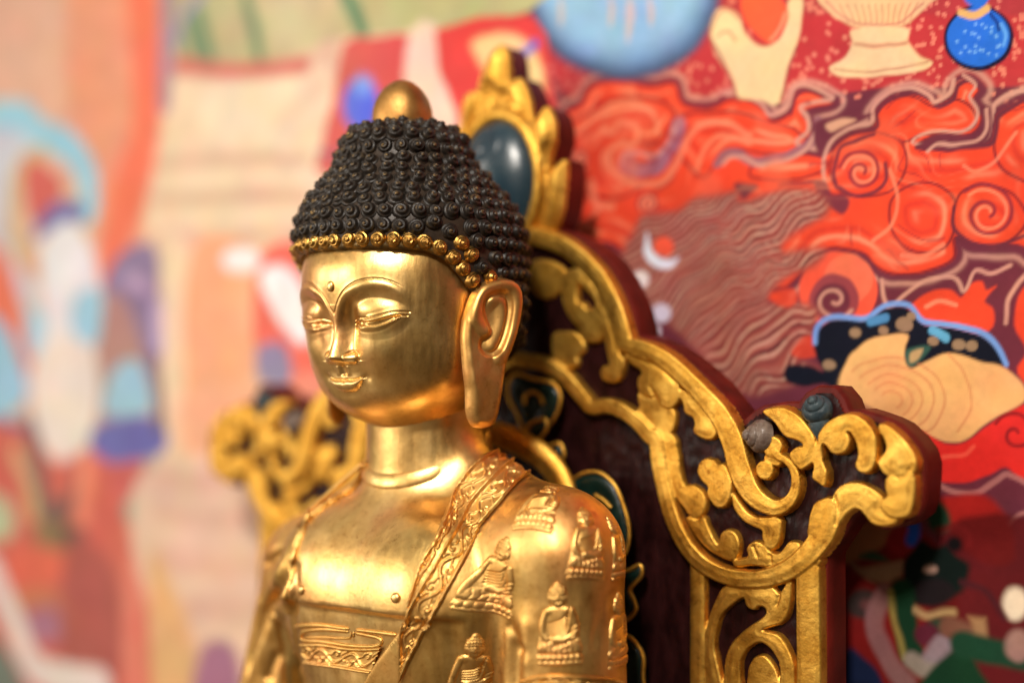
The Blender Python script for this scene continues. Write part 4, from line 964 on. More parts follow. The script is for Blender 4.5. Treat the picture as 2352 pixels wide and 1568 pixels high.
leaf_r([(830, 602), (862, 640), (893, 740), (893, 850), (862, 950), (845, 1075), (800, 1020), (762, 900), (735, 752), (775, 690)], 0.16, 0.85, 0.34)
gc = np.array([0, 6.95]); rg = np.sqrt(((FP[:, 0]) / 1.95) ** 2 + ((FP[:, 1] - gc[1]) / 2.62) ** 2)
ringh = 0.42 * np.clip(1 - ((rg - 0.92) / 0.11) ** 2, -3, 1); ringh = np.where(ringh > 0, 0.15 + 0.34 * np.clip(1 - ((rg - 0.92) / 0.11) ** 2, 0, 1) ** 0.5, -1)
hh = np.where(rg < 0.95, np.maximum(ringh, np.where(rg < 0.85, -0.05, hh)), np.maximum(hh, ringh)); hh += np.where(hh > 0.02, 0.008 * vnoise(FP, 0.3, 3), 0)
kp = (hh > -0.04).reshape(FX.shape); V = np.stack([FX.ravel(), YF - np.maximum(hh, -0.12), FZ.ravel()], 1)
fv, ff, _ = compact(V, grid_faces(*FX.shape, keep=kp)); mesh('gilded_flame', fv, ff, M_gilt, flame, loc=(0, 0, 8))
a, bb_ = np.meshgrid(np.linspace(-math.pi / 2, math.pi / 2, 60), np.linspace(0, 2 * math.pi, 90, endpoint=False), indexing='ij')
GM = np.stack([1.68 * np.cos(a) * np.cos(bb_), 0.1 - 1.05 * np.cos(a) * np.sin(bb_), 6.95 + 2.28 * np.sin(a) + 0 * bb_], -1)
GM = GM * 1.0; sw = np.hypot(GM[..., 0] + 0.35, (GM[..., 2] - 8.2) * 1.1); GM[..., 1] += -0.05 * np.cos(sw * 9) * sstep(1.1, 0.7, sw) * (GM[..., 1] < 0)
mesh('jewel', GM.reshape(-1, 3), grid_faces(60, 90, wrap=True), M_teal, throne, loc=(0, 0, 7))
# snail knobs at the corners
def knob(name, c, r, mat, ax, tw, sgn=1):
    prof = [(0.0 + 0.98, -0.5), (1.05, -0.1), (0.98, 0.22), (0.80, 0.42), (0.70, 0.44), (0.66, 0.62), (0.48, 0.80), (0.36, 0.82), (0.32, 0.96), (0.16, 1.10), (0.01, 1.14)]
    V, Fq = lathe([(p[0] * r, p[1] * r) for p in prof], 40); q = np.array(Vector(ax).to_track_quat('Z', 'Y').to_matrix()); V = V @ q.T * [1, 1, 1] + c
    V = V * [sgn, 1, 1]
    return mesh(name, V, Fq if sgn > 0 else Fq[:, ::-1], mat, throne, loc=(c[0] * sgn, c[1], c[2]))
for s in (1, -1):
    k1 = pz6([(772, 275)])[0]; knob('snail_knob', np.array([k1[0], 0.0, k1[1]]), 0.46, M_knob, (0.0, -0.75, 0.66), 0, s)
    k2 = pz6([(505, 405)])[0]; knob('shell_knob', np.array([k2[0], -0.05, k2[1]]), 0.50, M_shell, (-0.62, -0.75, 0.10), 0, s)
    k3 = pz6([(780, 350)])[0]; V_, F_ = lathe([(0.30, -0.4), (0.34, 0.0), (0.25, 0.3), (0.12, 0.6), (0.01, 0.7)], 24, squash=0.8); V_ = V_ * [1, 1, -1] + [k3[0], 0.02, k3[1]]; V_ = V_ * [s, 1, 1]
    mesh('knob_drop', V_, F_ if s < 0 else F_[:, ::-1], M_knob, throne, loc=(k3[0] * s, 0, k3[1]))
# painted lotus petals of the aureole, between the statue and the board
def petal(pts, Z, y, name='aureole_petal', rimw=0.07, extra=()):
    Pg = spline(plane_pts(pts, Z, y), 5, True); lo, hi = Pg.min(0) - 0.1, Pg.max(0) + 0.1; st = 0.045
    X_, Z_ = np.meshgrid(np.arange(lo[0], hi[0], st), np.arange(lo[1], hi[1], st)); Q = np.stack([X_.ravel(), Z_.ravel()], 1); s_ = spoly(Q, Pg); Q = snap_in(Q, s_, Pg)
    hgt = 0.30 * np.sqrt(np.clip(1 - (1 - np.clip(s_ / 0.5, 0, 1)) ** 2, 0, 1)) - 0.12 * sstep(0.15, 0.7, s_)
    f_ = grid_faces(*X_.shape, keep=(s_ > 0).reshape(X_.shape))
    V = np.stack([Q[:, 0], y - hgt, Q[:, 1]], 1); Vc, Fc, _ = compact(V, f_)
    rim = np.vstack([Pg, Pg[:1]]); Rv_, off_ = [], 0; n = len(rim)
    lines = [(rim, 0.05)] + [(spline(plane_pts(e_, Z, y), 6), 0.12) for e_ in extra]; VV, FF = [], []
    for L, up_ in lines:
        n = len(L); tv = np.gradient(L, axis=0); tv /= np.linalg.norm(tv, axis=1)[:, None] + 1e-9; a = np.linspace(0, 2 * math.pi, 8, endpoint=False)
        sx_ = np.stack([-tv[:, 1], tv[:, 0]], 1); yy = y - up_ - 0.12
        v = np.stack([L[:, 0][:, None] + sx_[:, 0][:, None] * rimw * np.cos(a), yy + rimw * np.sin(a) + 0 * L[:, :1], L[:, 1][:, None] + sx_[:, 1][:, None] * rimw * np.cos(a)], -1).reshape(-1, 3)
        VV.append(v); FF.append(grid_faces(n, 8, wrap=True) + off_); off_ += len(v)
    for s in (1, -1):
        c = (Pg.mean(0)[0], y, Pg.mean(0)[1])
        o = mesh(name, Vc * [s, 1, 1], Fc if s > 0 else Fc[:, ::-1], M_petal, throne, loc=(c[0] * s, c[1], c[2])); o['cm'] = [c[0] * s, c[1], c[2]]
        r_ = mesh('gilded_rim', np.vstack(VV) * [s, 1, 1], np.vstack(FF), M_gilt, o, loc=(c[0] * s, c[1], c[2]))
petal([(420, 350), (600, 400), (760, 430), (842, 520), (845, 650), (780, 800), (630, 965), (560, 930), (490, 875), (440, 740), (365, 600), (350, 470)], Z9, -0.3, extra=([(520, 640), (530, 560), (600, 525), (670, 560), (700, 640)],))
petal([(860, 420), (920, 330), (1000, 285), (1090, 290), (1170, 360), (1220, 470), (1255, 600), (1255, 720), (1210, 810), (1120, 860), (960, 860), (850, 700)], Z4, -0.6, extra=([(1060, 420), (1110, 450), (1160, 500)],))
petal([(1120, 860), (1240, 880), (1325, 845), (1335, 910), (1290, 960), (1265, 1000), (1290, 1060), (1300, 1120), (1240, 1180), (1120, 1180)], Z4, -0.4)
petal([(1100, 1250), (1240, 1268), (1310, 1330), (1345, 1400), (1345, 1500), (1330, 1700), (1100, 1700)], Z4, -0.5)
petal([(640, 20), (740, -40), (760, 20), (700, 110), (760, 130), (840, 110), (860, 200), (760, 240), (640, 200)], Z4, -0.5)
# gilded roll of the cushion rim behind the shoulder
L = spline([(on_y(*Z9(p), -1.2)) for p in [(60, 900), (150, 915), (280, 950), (400, 1000), (520, 1060), (640, 1140), (740, 1240), (820, 1360), (870, 1500)]], 6)
for s in (1, -1):
    V, n = [], len(L)
    for i in range(n):
        t = L[min(i + 1, n - 1)] - L[max(i - 1, 0)]; t /= np.linalg.norm(t); yv = np.array([0, -1.0, 0]); sd_ = np.cross(t, yv)
        for a_ in np.linspace(0, 2 * math.pi, 20, endpoint=False):
            k = 1 - 0.30 * G((math.sin(a_) - 0.35) / 0.12); V.append(L[i] + sd_ * 0.46 * math.sin(a_) * k + yv * 0.26 * math.cos(a_) * k)
    V = np.array(V) * [s, 1, 1]; mesh('gilded_roll', V, grid_faces(n, 20, wrap=True), M_gilt, throne, loc=(3 * s, -1, -2))
# ================================================================== the painted wall hanging behind the throne
YW = 3.2
TW = zoomer(2200, 0, 0.829)                   # upper right crop
TL = zoomer(0, 0, 0.8929)                     # upper left crop
TB = lambda p: (1665 + 0.597 * p[0], 631.6 + 0.597 * p[1])
TC = zoomer(3200, 2000, 0.4662)               # lower right corner
TD = zoomer(0, 1300, 0.9129)                  # lower left crop
D0 = lambda p: p
xs = np.concatenate([np.arange(-60, -12, 0.14), np.arange(-12, 2, 0.09), np.arange(2, 19, 0.055), np.arange(19, 36, 0.09)])
zs = np.concatenate([np.arange(-17.5, 21.5, 0.065), np.arange(21.5, 30, 0.13)])
WX, WZ = np.meshgrid(xs, zs); nW = WX.size; Wx, Wz = WX.ravel(), WZ.ravel()
# small wobble of the brush line
Wp = np.stack([Wx, Wz], 1)
wob = np.stack([vnoise(Wp, 0.5, 21), vnoise(Wp, 0.5, 22)], 1) * 0.035
Wp = Wp + wob; IMG = np.zeros(WX.shape + (3,))
def lin(c): c = np.array(c, float) / 255; return np.where(c <= 0.04045, c / 12.92, ((c + 0.055) / 1.055) ** 2.4)
def region(lo, hi, pad):
    i0, i1 = np.searchsorted(zs, [lo[1] - pad, hi[1] + pad]); j0, j1 = np.searchsorted(xs, [lo[0] - pad, hi[0] + pad]); return slice(i0, i1), slice(j0, j1)
def apply(sl, a, col, a2=None):
    c = lin(col); IMG[sl] = IMG[sl] * (1 - a[..., None]) + c * a[..., None]
SOFT = 0.0
def poly(col, pts, Z=D0, soft=0.07, sm=4, al=1.0):
    soft = max(soft, SOFT); Pg = plane_pts(pts, Z, YW); Pg = spline(Pg, sm, True) if sm > 1 else Pg
    sl = region(Pg.min(0), Pg.max(0), soft + 0.1); sub = Wp.reshape(WX.shape + (2,))[sl]
    if sub.size == 0: return
    sd = spoly(sub.reshape(-1, 2), Pg).reshape(sub.shape[:2]); apply(sl, sstep(-soft, soft, sd) * al, col)
def stroke(col, wpx, pts, Z=D0, soft=0.055, al=1.0, taper=False):
    soft = max(soft, SOFT); P = [Z(p) for p in pts]; L = spline(plane_pts(P, None, YW), 6)
    sc1 = np.linalg.norm(plane_pts([P[0], (P[0][0] + 10, P[0][1])], None, YW)[1] - plane_pts([P[0]], None, YW)[0]) / 10 * 0.85
    r = wpx * sc1 / 2; sl = region(L.min(0), L.max(0), r + 0.1); sub = Wp.reshape(WX.shape + (2,))[sl]
    if sub.size == 0: return
    W_ = np.full(len(L), r)
    if taper: W_ = r * np.clip(np.sin(np.linspace(0.15, math.pi - 0.15, len(L))) * 1.2, 0.2, 1)
    sd = dline(sub.reshape(-1, 2), L, W_).reshape(sub.shape[:2]); apply(sl, sstep(-soft, soft, sd) * al, col)
def disc(col, x, y, rx, ry=None, Z=D0, soft=0.05, al=1.0):
    ry = ry or rx; a = np.linspace(0, 2 * math.pi, 20, endpoint=False); poly(col, [(x + rx * math.cos(t), y + ry * math.sin(t)) for t in a], Z, soft, 3, al)
def spiral(col, w, x, y, r, turns=1.4, a0=0.0, sgn=1, Z=D0):
    t = np.linspace(0, 1, 22); stroke(col, w, [(x + r * (1 - 0.85 * k) * math.cos(a0 + sgn * k * turns * 6.28), y + r * (1 - 0.85 * k) * math.sin(a0 + sgn * k * turns * 6.28)) for k in t], Z)
RED = (230, 62, 26); MAR = (108, 42, 56); CRIM = (172, 50, 54); PINK = (204, 140, 122); PEACH = (236, 128, 92); CREAM = (236, 200, 158); SKINC = (228, 192, 140)
# ---- ground colours
IMG[:] = lin((222, 180, 152))
poly(CRIM, [(985, -60), (2500, -60), (2500, 420), (1900, 420), (1200, 500), (1050, 420), (985, 200)], sm=1)
poly(MAR, [(1200, 160), (1700, 190), (2500, 150), (2500, 1700), (1250, 1700), (1250, 700)], sm=1)
poly((182, 46, 50), [(1240, 60), (1560, 40), (2500, 40), (2500, 190), (2050, 200), (1750, 240), (1500, 280), (1300, 220)], sm=2)
# dots on the crimson ground
for k in range(420):
    x = 1500 + random.random() * 880; y = random.random() * 235
    if y < 240: disc((214, 112, 92), x, y, 4.5 + random.random() * 2, soft=0.03)
for k in range(90):
    x = 1240 + random.random() * 260; y = 150 + random.random() * 110; disc((205, 100, 92), x, y, 5, soft=0.05)
# ---- scarlet clouds
CL = [(60, 600), (150, 500), (200, 420), (330, 385), (480, 410), (600, 400), (640, 500), (760, 520), (860, 480), (960, 488), (1030, 530), (1075, 580), (1150, 545), (1180, 460), (1230, 435), (1290, 450), (1350, 480), (1370, 500), (1280, 520), (1220, 545),
      (1250, 590), (1255, 660), (1200, 710), (1300, 745), (1370, 700), (1440, 650), (1560, 615), (1575, 540), (1650, 470), (1750, 450), (1840, 480), (1870, 515), (1940, 480), (1960, 410), (2020, 385), (2080, 430), (2050, 490), (2090, 560), (2065, 625), (2000, 660), (1860, 655),
      (1770, 710), (1900, 720), (2110, 700), (2150, 620), (2160, 560), (2287, 480), (2400, 480), (2400, 1200), (2250, 1190), (2050, 1190), (1960, 1150), (1955, 1240), (1880, 1290), (1760, 1320), (1650, 1320), (1560, 1280), (1500, 1220), (1350, 1200), (1250, 1280), (1150, 1380), (1080, 1400), (1080, 1450), (500, 1460), (330, 1200), (80, 1100)]
def cloud(pts, Z=TW, edge=True, sc1=1.0):
    Pg = spline(plane_pts(pts, Z, YW), 5, True); sl = region(Pg.min(0), Pg.max(0), 0.7); sub = Wp.reshape(WX.shape + (2,))[sl]
    sd = spoly(sub.reshape(-1, 2), Pg).reshape(sub.shape[:2]); nn = vnoise(sub.reshape(-1, 2), 0.8, 91).reshape(sd.shape)
    if edge: apply(sl, G((sd + 0.30 * sc1) / 0.10) * 0.8, PINK); apply(sl, G((sd + 0.12 * sc1) / 0.09), (112, 44, 58))
    apply(sl, sstep(-0.06, 0.06, sd), RED); apply(sl, G((sd - 0.02) / 0.05) * 0.9, (120, 30, 40))
    apply(sl, G((sd - (0.36 + 0.06 * nn) * sc1) / 0.085) * sstep(-0.5, 0.4, nn) * 0.85, (240, 138, 100)); apply(sl, G((sd - (0.62 + 0.08 * nn) * sc1) / 0.10) * 0.55, (196, 40, 30)); apply(sl, G((sd - (0.92 + 0.1 * nn) * sc1) / 0.10) * sstep(0.4, -0.4, nn) * 0.7, (238, 120, 86))
cloud(CL)
for c_ in ([(60, 640), (150, 560), (260, 500), (380, 470), (520, 480), (600, 540), (560, 640), (480, 700), (360, 690), (300, 740), (320, 840), (440, 900), (300, 960), (120, 900)],
           [(1720, 900), (1850, 880), (1950, 960), (1960, 1100), (1900, 1200), (1750, 1220), (1650, 1120), (1640, 980)], [(640, 560), (760, 540), (900, 540), (1060, 590), (1180, 620), (1240, 680), (1150, 740), (1000, 740), (880, 720), (800, 780), (740, 860), (660, 800), (600, 700)],
           [(1560, 640), (1600, 520), (1720, 460), (1860, 510), (1960, 480), (2040, 520), (2060, 600), (1960, 650), (1800, 650), (1700, 690)], [(2150, 640), (2200, 540), (2400, 470), (2400, 860), (2250, 860), (2160, 780)],
           [(1380, 700), (1480, 640), (1600, 640), (1700, 700), (1720, 820), (1650, 920), (1520, 950), (1400, 920), (1350, 820)], [(1960, 960), (2040, 900), (2160, 900), (2260, 960), (2300, 1080), (2180, 1190), (2040, 1180), (1950, 1100)], [(1000, 770), (1150, 740), (1300, 750), (1340, 800), (1250, 850), (1100, 870), (960, 850)]):
    cloud(c_, edge=False)
Lc = CL[:52]
stroke(MAR, 9, [(x + 8, y + 2) for x, y in Lc[12:52]], TW); stroke(PINK, 10, [(x - 12, y - 26) for x, y in CL[8:34]], TW); stroke(PINK, 9, [(x - 22, y - 22) for x, y in CL[34:46]], TW)
stroke(PINK, 10, [(2140, 545), (2150, 500), (2220, 450), (2300, 440)], TW)
# lilac tongues and hollows
stroke((160, 96, 116), 34, [(380, 760), (360, 800), (430, 820), (520, 800), (560, 740), (600, 680), (620, 600)], TW); stroke((205, 140, 136), 9, [(340, 790), (350, 745), (420, 740), (500, 755), (570, 690), (600, 620)], TW); stroke((130, 60, 84), 8, [(380, 775), (440, 790), (500, 775)], TW)
stroke((150, 90, 100), 22, [(800, 790), (840, 740), (900, 735), (960, 775), (1040, 780), (1150, 745), (1240, 700), (1290, 640), (1290, 580)], TW); stroke(PINK, 9, [(830, 790), (870, 755), (930, 760), (1010, 795), (1130, 770), (1230, 720), (1280, 640), (1285, 590)], TW)
poly(MAR, [(1760, 720), (1790, 690), (1880, 665), (1990, 680), (2080, 640), (2100, 570), (2080, 520), (2130, 520), (2130, 640), (2080, 700), (1980, 710), (1880, 705), (1820, 730)], TW); stroke(PINK, 9, [(1820, 735), (1870, 695), (1960, 700), (2060, 680), (2110, 620), (2110, 530)], TW)
poly(MAR, [(1270, 600), (1300, 575), (1480, 555), (1560, 545), (1480, 600), (1400, 660), (1330, 730), (1280, 720)], TW); stroke(PINK, 10, [(1330, 900), (1320, 780), (1350, 690), (1430, 630), (1520, 600)], TW); poly((214, 150, 120), [(1330, 600), (1420, 575), (1480, 580), (1400, 620), (1350, 640)], TW)
poly((122, 44, 56), [(1270, 880), (1330, 870), (1360, 930), (1420, 930), (1445, 970), (1410, 1030), (1350, 1000), (1300, 950)], TW); stroke(MAR, 7, [(1100, 890), (1200, 880), (1290, 880)], TW); poly(MAR, [(890, 880), (950, 890), (1000, 900), (960, 940), (930, 960), (900, 920)], TW)
# fine contour strokes that follow the billows
cp_ = spline(plane_pts(CL, TW, YW), 4, True); sl = region(cp_.min(0), cp_.max(0), 0.1); sub = Wp.reshape(WX.shape + (2,))[sl]; sdc = spoly(sub.reshape(-1, 2), cp_)
q_ = sub.reshape(-1, 2); nv_ = 0.62 * vnoise(q_ * [0.8, 1.0] + 0.5 * np.stack([vnoise(q_, 1.1, 41), vnoise(q_, 1.1, 42)], 1), 1.7, 43) + 0.22 * np.minimum(sdc, 1.5)
fr = (nv_ * 3.4 + 40) % 1.0; br_ = sstep(-0.3, 0.5, vnoise(q_, 0.9, 44)); ins = sstep(0.08, 0.2, sdc)
apply(sl, (G((fr - 0.35) / 0.11) * br_ * ins * 0.3).reshape(sub.shape[:2]), (240, 142, 104)); apply(sl, (G((fr - 0.72) / 0.07) * sstep(0.4, 0.8, br_) * ins * 0.6).reshape(sub.shape[:2]), (150, 38, 44))
apply(sl, (sstep(0.2, 0.7, vnoise(q_, 1.3, 45)) * ins * 0.45).reshape(sub.shape[:2]), (232, 98, 66))
# peach streaks in the clouds
for pts, w_ in (([(250, 620), (300, 640), (330, 590), (390, 600), (420, 640), (400, 700), (330, 700), (280, 740), (300, 820), (380, 880), (480, 890), (560, 860), (620, 760), (680, 640), (760, 590), (860, 600), (960, 650)], 14),
                ([(60, 660), (130, 640), (220, 560), (320, 500), (420, 500), (500, 560), (520, 640)], 12), ([(700, 820), (740, 720), (800, 660), (880, 660), (960, 690)], 12), ([(200, 880), (220, 980), (300, 1000)], 16),
                ([(1560, 1160), (1650, 1080), (1680, 960), (1640, 820)], 10), ([(1700, 1230), (1800, 1240), (1900, 1180)], 12), ([(100, 1100), (180, 1080), (230, 1010)], 12), ([(2000, 800), (2060, 830), (2150, 780), (2250, 640)], 9)):
    stroke(PEACH, w_, pts, TW, al=0.75)
for x, y, r, a0, sg in ((1500, 830, 110, 3.4, 1), (2110, 1030, 150, 3.9, 1), (150, 770, 50, 1.0, 1), (470, 980, 50, 2.5, 1)):
    spiral((140, 40, 52), 9, x, y, r, 1.5, a0, sg, TW); spiral((240, 128, 92), 7, x, y, r * 0.82, 1.3, a0, sg, TW)
stroke(MAR, 9, [(1385, 900), (1370, 820), (1400, 720), (1470, 680), (1560, 650)], TW); stroke(MAR, 9, [(1400, 900), (1470, 940), (1560, 930), (1620, 870), (1620, 790)], TW)
stroke(MAR, 9, [(1950, 1000), (1950, 1100), (2030, 1170), (2150, 1190), (2290, 1140)], TW)
# lower clouds with a ring
disc((236, 78, 50), 1390, 1400, 190, Z=TW); disc(PEACH, 1440, 1340, 120, Z=TW, al=0.4); disc((150, 60, 66), 1370, 1440, 120, Z=TW); disc(MAR, 1360, 1450, 85, Z=TW); spiral(PINK, 9, 1370, 1450, 95, 1.2, 0.5, 1, TW); stroke(MAR, 9, [(1500, 1230), (1580, 1310), (1600, 1400), (1570, 1500)], TW)
poly(RED, [(1720, 1530), (1760, 1460), (1850, 1400), (1940, 1400), (1990, 1430), (2030, 1370), (2090, 1360), (2110, 1400), (2160, 1380), (2100, 1450), (2140, 1500), (2120, 1600), (1900, 1620)], TW); stroke(PINK, 10, [(1650, 1480), (1720, 1420), (1820, 1350), (1950, 1340), (2000, 1400), (2050, 1310), (2130, 1320), (2220, 1280)], TW); stroke(PEACH, 12, [(1820, 1480), (1880, 1450), (1960, 1470)], TW)
poly(RED, [(2240, 1568), (2260, 1430), (2320, 1360), (2400, 1340), (2400, 1900), (2260, 1800), (2300, 1700)], TW); stroke(PINK, 11, [(2200, 1560), (2210, 1450), (2260, 1370), (2320, 1300)], TW); stroke(PINK, 10, [(1600, 1350), (1610, 1440), (1640, 1500)], TW)
# streaming hair
HAIRP = [(330, 1290), (400, 1120), (450, 1030), (600, 1015), (700, 950), (800, 940), (900, 915), (930, 960), (1150, 905), (1290, 920), (1350, 1000), (1300, 1060), (1150, 1150), (1130, 1210), (1320, 1195), (1290, 1270), (1150, 1340), (1080, 1400), (1060, 1460), (1180, 1450), (1290, 1490), (1270, 1600), (1200, 1720), (1300, 1790), (1150, 1860), (900, 1900), (650, 1640), (500, 1500)]
poly((156, 70, 62), HAIRP, TW, soft=0.22)
hp_ = spline(plane_pts(HAIRP, TW, YW), 4, True); sl = region(hp_.min(0), hp_.max(0), 0.1); sub = Wp.reshape(WX.shape + (2,))[sl]; sdh = spoly(sub.reshape(-1, 2), hp_).reshape(sub.shape[:2])
a1, a2 = plane_pts([(600, 1250), (1100, 930)], TW, YW); dr = (a2 - a1) / np.linalg.norm(a2 - a1); pn = np.array([-dr[1], dr[0]])
al_ = (sub - a1) @ dr; ac_ = (sub - a1) @ pn; nz_ = vnoise(sub.reshape(-1, 2), 2.2, 4).reshape(al_.shape); nz2 = vnoise(sub.reshape(-1, 2), 0.9, 14).reshape(al_.shape)
ac_ = ac_ + (0.12 + 0.05 * nz_) * np.sin(al_ * 2 * math.pi / 1.75 + 1.3 * nz_ + 0.5 * np.sin(ac_ * 1.1)) + 0.35 * nz_ + 0.08 * nz2 + al_ * 0.10 * np.sin(ac_ * 0.5)
v_ = 0.75 * np.sin(ac_ * 2 * math.pi / 0.26) + 0.45 * np.sin(ac_ * 2 * math.pi / 0.157 + 2 * nz2); vv = 0.6 + 0.4 * vnoise(np.stack([ac_.ravel() * 9, al_.ravel() * 0.6], 1), 1.0, 5).reshape(al_.shape); mk = sstep(-0.08, 0.28, sdh)
apply(sl, sstep(0.15, 0.9, v_) * mk * vv, (58, 30, 38)); apply(sl, sstep(0.0, 0.6, -v_) * mk * 0.8 * vv, (222, 170, 144))
poly(RED, [(1060, 1440), (1100, 1400), (1180, 1395), (1190, 1450), (1130, 1480)], TW, al=0.8); poly(RED, [(1160, 1700), (1230, 1620), (1300, 1640), (1330, 1700), (1240, 1730)], TW, al=0.7)
# crescent and beads
disc((240, 84, 52), 545, 1190, 48, Z=TW); stroke((226, 226, 240), 22, [(462, 1130), (468, 1210), (510, 1260), (570, 1275), (615, 1245)], TW, taper=True); disc((232, 218, 214), 435, 1345, 42, Z=TW); disc((216, 196, 214), 535, 1510, 48, Z=TW); disc((226, 208, 220), 500, 1600, 30, Z=TW)
# blue bowl
disc((52, 58, 84), 1430, -22, 220, 206, soft=0.25); disc((104, 134, 178), 1432, -30, 205, 190, soft=0.5); disc((138, 176, 208), 1425, -50, 188, 172, soft=0.6)
for x in (1285, 1400, 1445, 1490): stroke((196, 176, 170), 14, [(x, -10), (x + 4, 30), (x + 2, 62)], soft=0.1, taper=True)
stroke((196, 176, 170), 16, [(1440, 0), (1444, 50), (1442, 100)], soft=0.1, taper=True)
# offering hand
poly(SKINC, [(770, 170), (790, 60), (840, 35), (910, 80), (950, 180), (1030, 225), (1100, 190), (1140, 110), (1150, 0), (1215, 0), (1210, 120), (1190, 220), (1150, 330), (1115, 470), (1075, 505), (1010, 480), (900, 470), (870, 380), (800, 270)], TW)
stroke((196, 120, 90), 5, [(770, 170), (800, 70), (850, 45), (910, 90)], TW); stroke((196, 120, 90), 5, [(800, 180), (850, 150), (890, 190)], TW); stroke((150, 60, 60), 6, [(770, 190), (870, 380), (900, 480)], TW); stroke((150, 60, 60), 6, [(1190, 230), (1150, 340), (1110, 480)], TW)
poly((240, 84, 44), [(915, 40), (940, -20), (1090, -20), (1150, 60), (1120, 140), (1060, 205), (1000, 170), (950, 110)], TW); stroke((244, 140, 100), 8, [(1060, 190), (1110, 130), (1135, 60)], TW)
# pedestal bowl
poly((222, 178, 128), [(1310, -30), (1350, 60), (1420, 110), (1500, 135), (1680, 130), (1760, 90), (1830, 20), (1850, -30)], TW)
for x in range(1400, 1780, 34): stroke((200, 140, 100), 4, [(x, 20), (x + (1590 - x) * 0.12, 70), (x + (1590 - x) * 0.2, 115)], TW)
poly((226, 186, 138), [(1460, 140), (1715, 130), (1730, 200), (1790, 270), (1845, 305), (1780, 345), (1560, 372), (1400, 365), (1345, 325), (1420, 280), (1455, 210)], TW); stroke((190, 136, 100), 10, [(1470, 210), (1580, 225), (1720, 205)], TW); stroke((190, 136, 100), 6, [(1370, 330), (1560, 345), (1820, 300)], TW); stroke((196, 120, 96), 5, [(1330, 0), (1420, 85), (1520, 120), (1680, 115), (1800, 20)], TW)
# blue jar
disc((24, 18, 46), 2070, 185, 168, 160, Z=TW); disc((24, 104, 208), 2068, 180, 150, 142, Z=TW); poly((24, 104, 208), [(2000, -30), (2130, -30), (2090, 40), (2040, 40)], TW); stroke((216, 168, 96), 20, [(1985, 60), (2045, 75), (2110, 45)], TW)
stroke((14, 40, 110), 8, [(2130, 70), (2160, 110), (2170, 150)], TW); stroke((90, 160, 235), 8, [(2180, 120), (2200, 170), (2190, 220)], TW)
for k in range(22): disc((110, 170, 230), 1960 + random.random() * 220, 100 + random.random() * 170, 7, Z=TW)
# ---- lower right: robed figure, fruit, clouds
disc((214, 146, 86), 640, 480, 5, Z=TB)
poly((18, 20, 34), [(340, 262), (372, 195), (450, 165), (550, 172), (620, 130), (710, 132), (770, 190), (850, 200), (940, 215), (1030, 262), (1085, 350), (960, 335), (860, 320), (760, 350), (700, 380), (560, 420), (440, 440), (380, 420), (300, 428), (228, 402), (240, 345), (320, 350), (380, 375), (350, 320)], TB)
stroke((112, 150, 214), 13, [(345, 262), (362, 190), (440, 158), (540, 166), (620, 118), (710, 118), (765, 178), (840, 190), (940, 205), (1030, 250), (1085, 345)], TB); stroke((70, 130, 180), 22, [(560, 180), (620, 165)], TB); stroke((90, 160, 200), 24, [(800, 215), (850, 240)], TB)
for x, y, r in ((500, 220, 24), (690, 190, 34), (720, 160, 20), (800, 255, 22), (900, 265, 26), (950, 270, 26), (400, 348, 26), (610, 210, 20)): disc((150, 116, 88), x, y, r, r * 0.8, Z=TB)
poly((236, 172, 104), [(700, 228), (600, 232), (510, 275), (450, 360), (440, 450), (520, 485), (640, 545), (740, 595), (850, 642), (930, 632), (1020, 562), (1150, 492), (1155, 430), (1085, 362), (960, 322), (860, 297), (770, 332), (712, 356), (692, 290)], TB); disc((206, 140, 88), 600, 430, 150, 120, Z=TB, soft=0.3, al=0.5)
for r in (40, 80, 120, 165, 205): stroke((206, 112, 68), 5, [(640 + r * math.cos(t), 480 + r * 0.8 * math.sin(t)) for t in np.linspace(-2.4, 1.0, 12)], TB, al=0.6)
stroke((206, 112, 68), 5, [(860, 300), (930, 390), (950, 500), (900, 600)], TB, al=0.6); poly((52, 86, 74), [(700, 290), (760, 272), (790, 280), (760, 320), (715, 352), (695, 320)], TB); poly((190, 150, 100), [(715, 300), (760, 285), (745, 320), (715, 335)], TB)
poly((226, 30, 20), [(740, 600), (850, 650), (930, 640), (1040, 562), (1170, 492), (1300, 470), (1300, 830), (1150, 790), (1080, 740), (1000, 780), (900, 800), (800, 770)], TB); spiral((140, 20, 24), 9, 1120, 610, 85, 1.3, 3.6, 1, TB); stroke((240, 80, 56), 10, [(840, 700), (920, 690), (960, 660)], TB)
stroke((176, 104, 100), 14, [(800, 790), (880, 832), (980, 836), (1070, 770), (1110, 775), (1180, 810)], TB); stroke((176, 104, 100), 12, [(1090, 960), (1130, 920), (1180, 910)], TB)
SOFT = 0.15  # shapes below toned down: shade over the lower right put into their colours
poly((170, 22, 14), [(820, 860), (900, 845), (1000, 850), (1080, 920), (1110, 1000), (1110, 1100), (1010, 1110), (900, 1040), (850, 940)], TB)
poly((120, 16, 12), [(440, 960), (700, 960), (860, 1120), (900, 1568), (440, 1700)], TB); poly((92, 14, 14), [(820, 1000), (1300, 1000), (1300, 1700), (850, 1700)], TB, al=0.9)
poly((160, 96, 54), [(440, 1100), (445, 1040), (520, 960), (620, 920), (660, 960), (610, 1040), (540, 1085), (470, 1110)], TB); disc((150, 22, 24), 680, 1020, 60, Z=TB)
poly((44, 78, 52), [(500, 490), (600, 440), (680, 450), (760, 520), (640, 520)], TC); poly((150, 108, 80), [(440, 540), (520, 580), (660, 560), (800, 530), (890, 520), (890, 620), (800, 690), (700, 710), (560, 670), (470, 600)], TC)
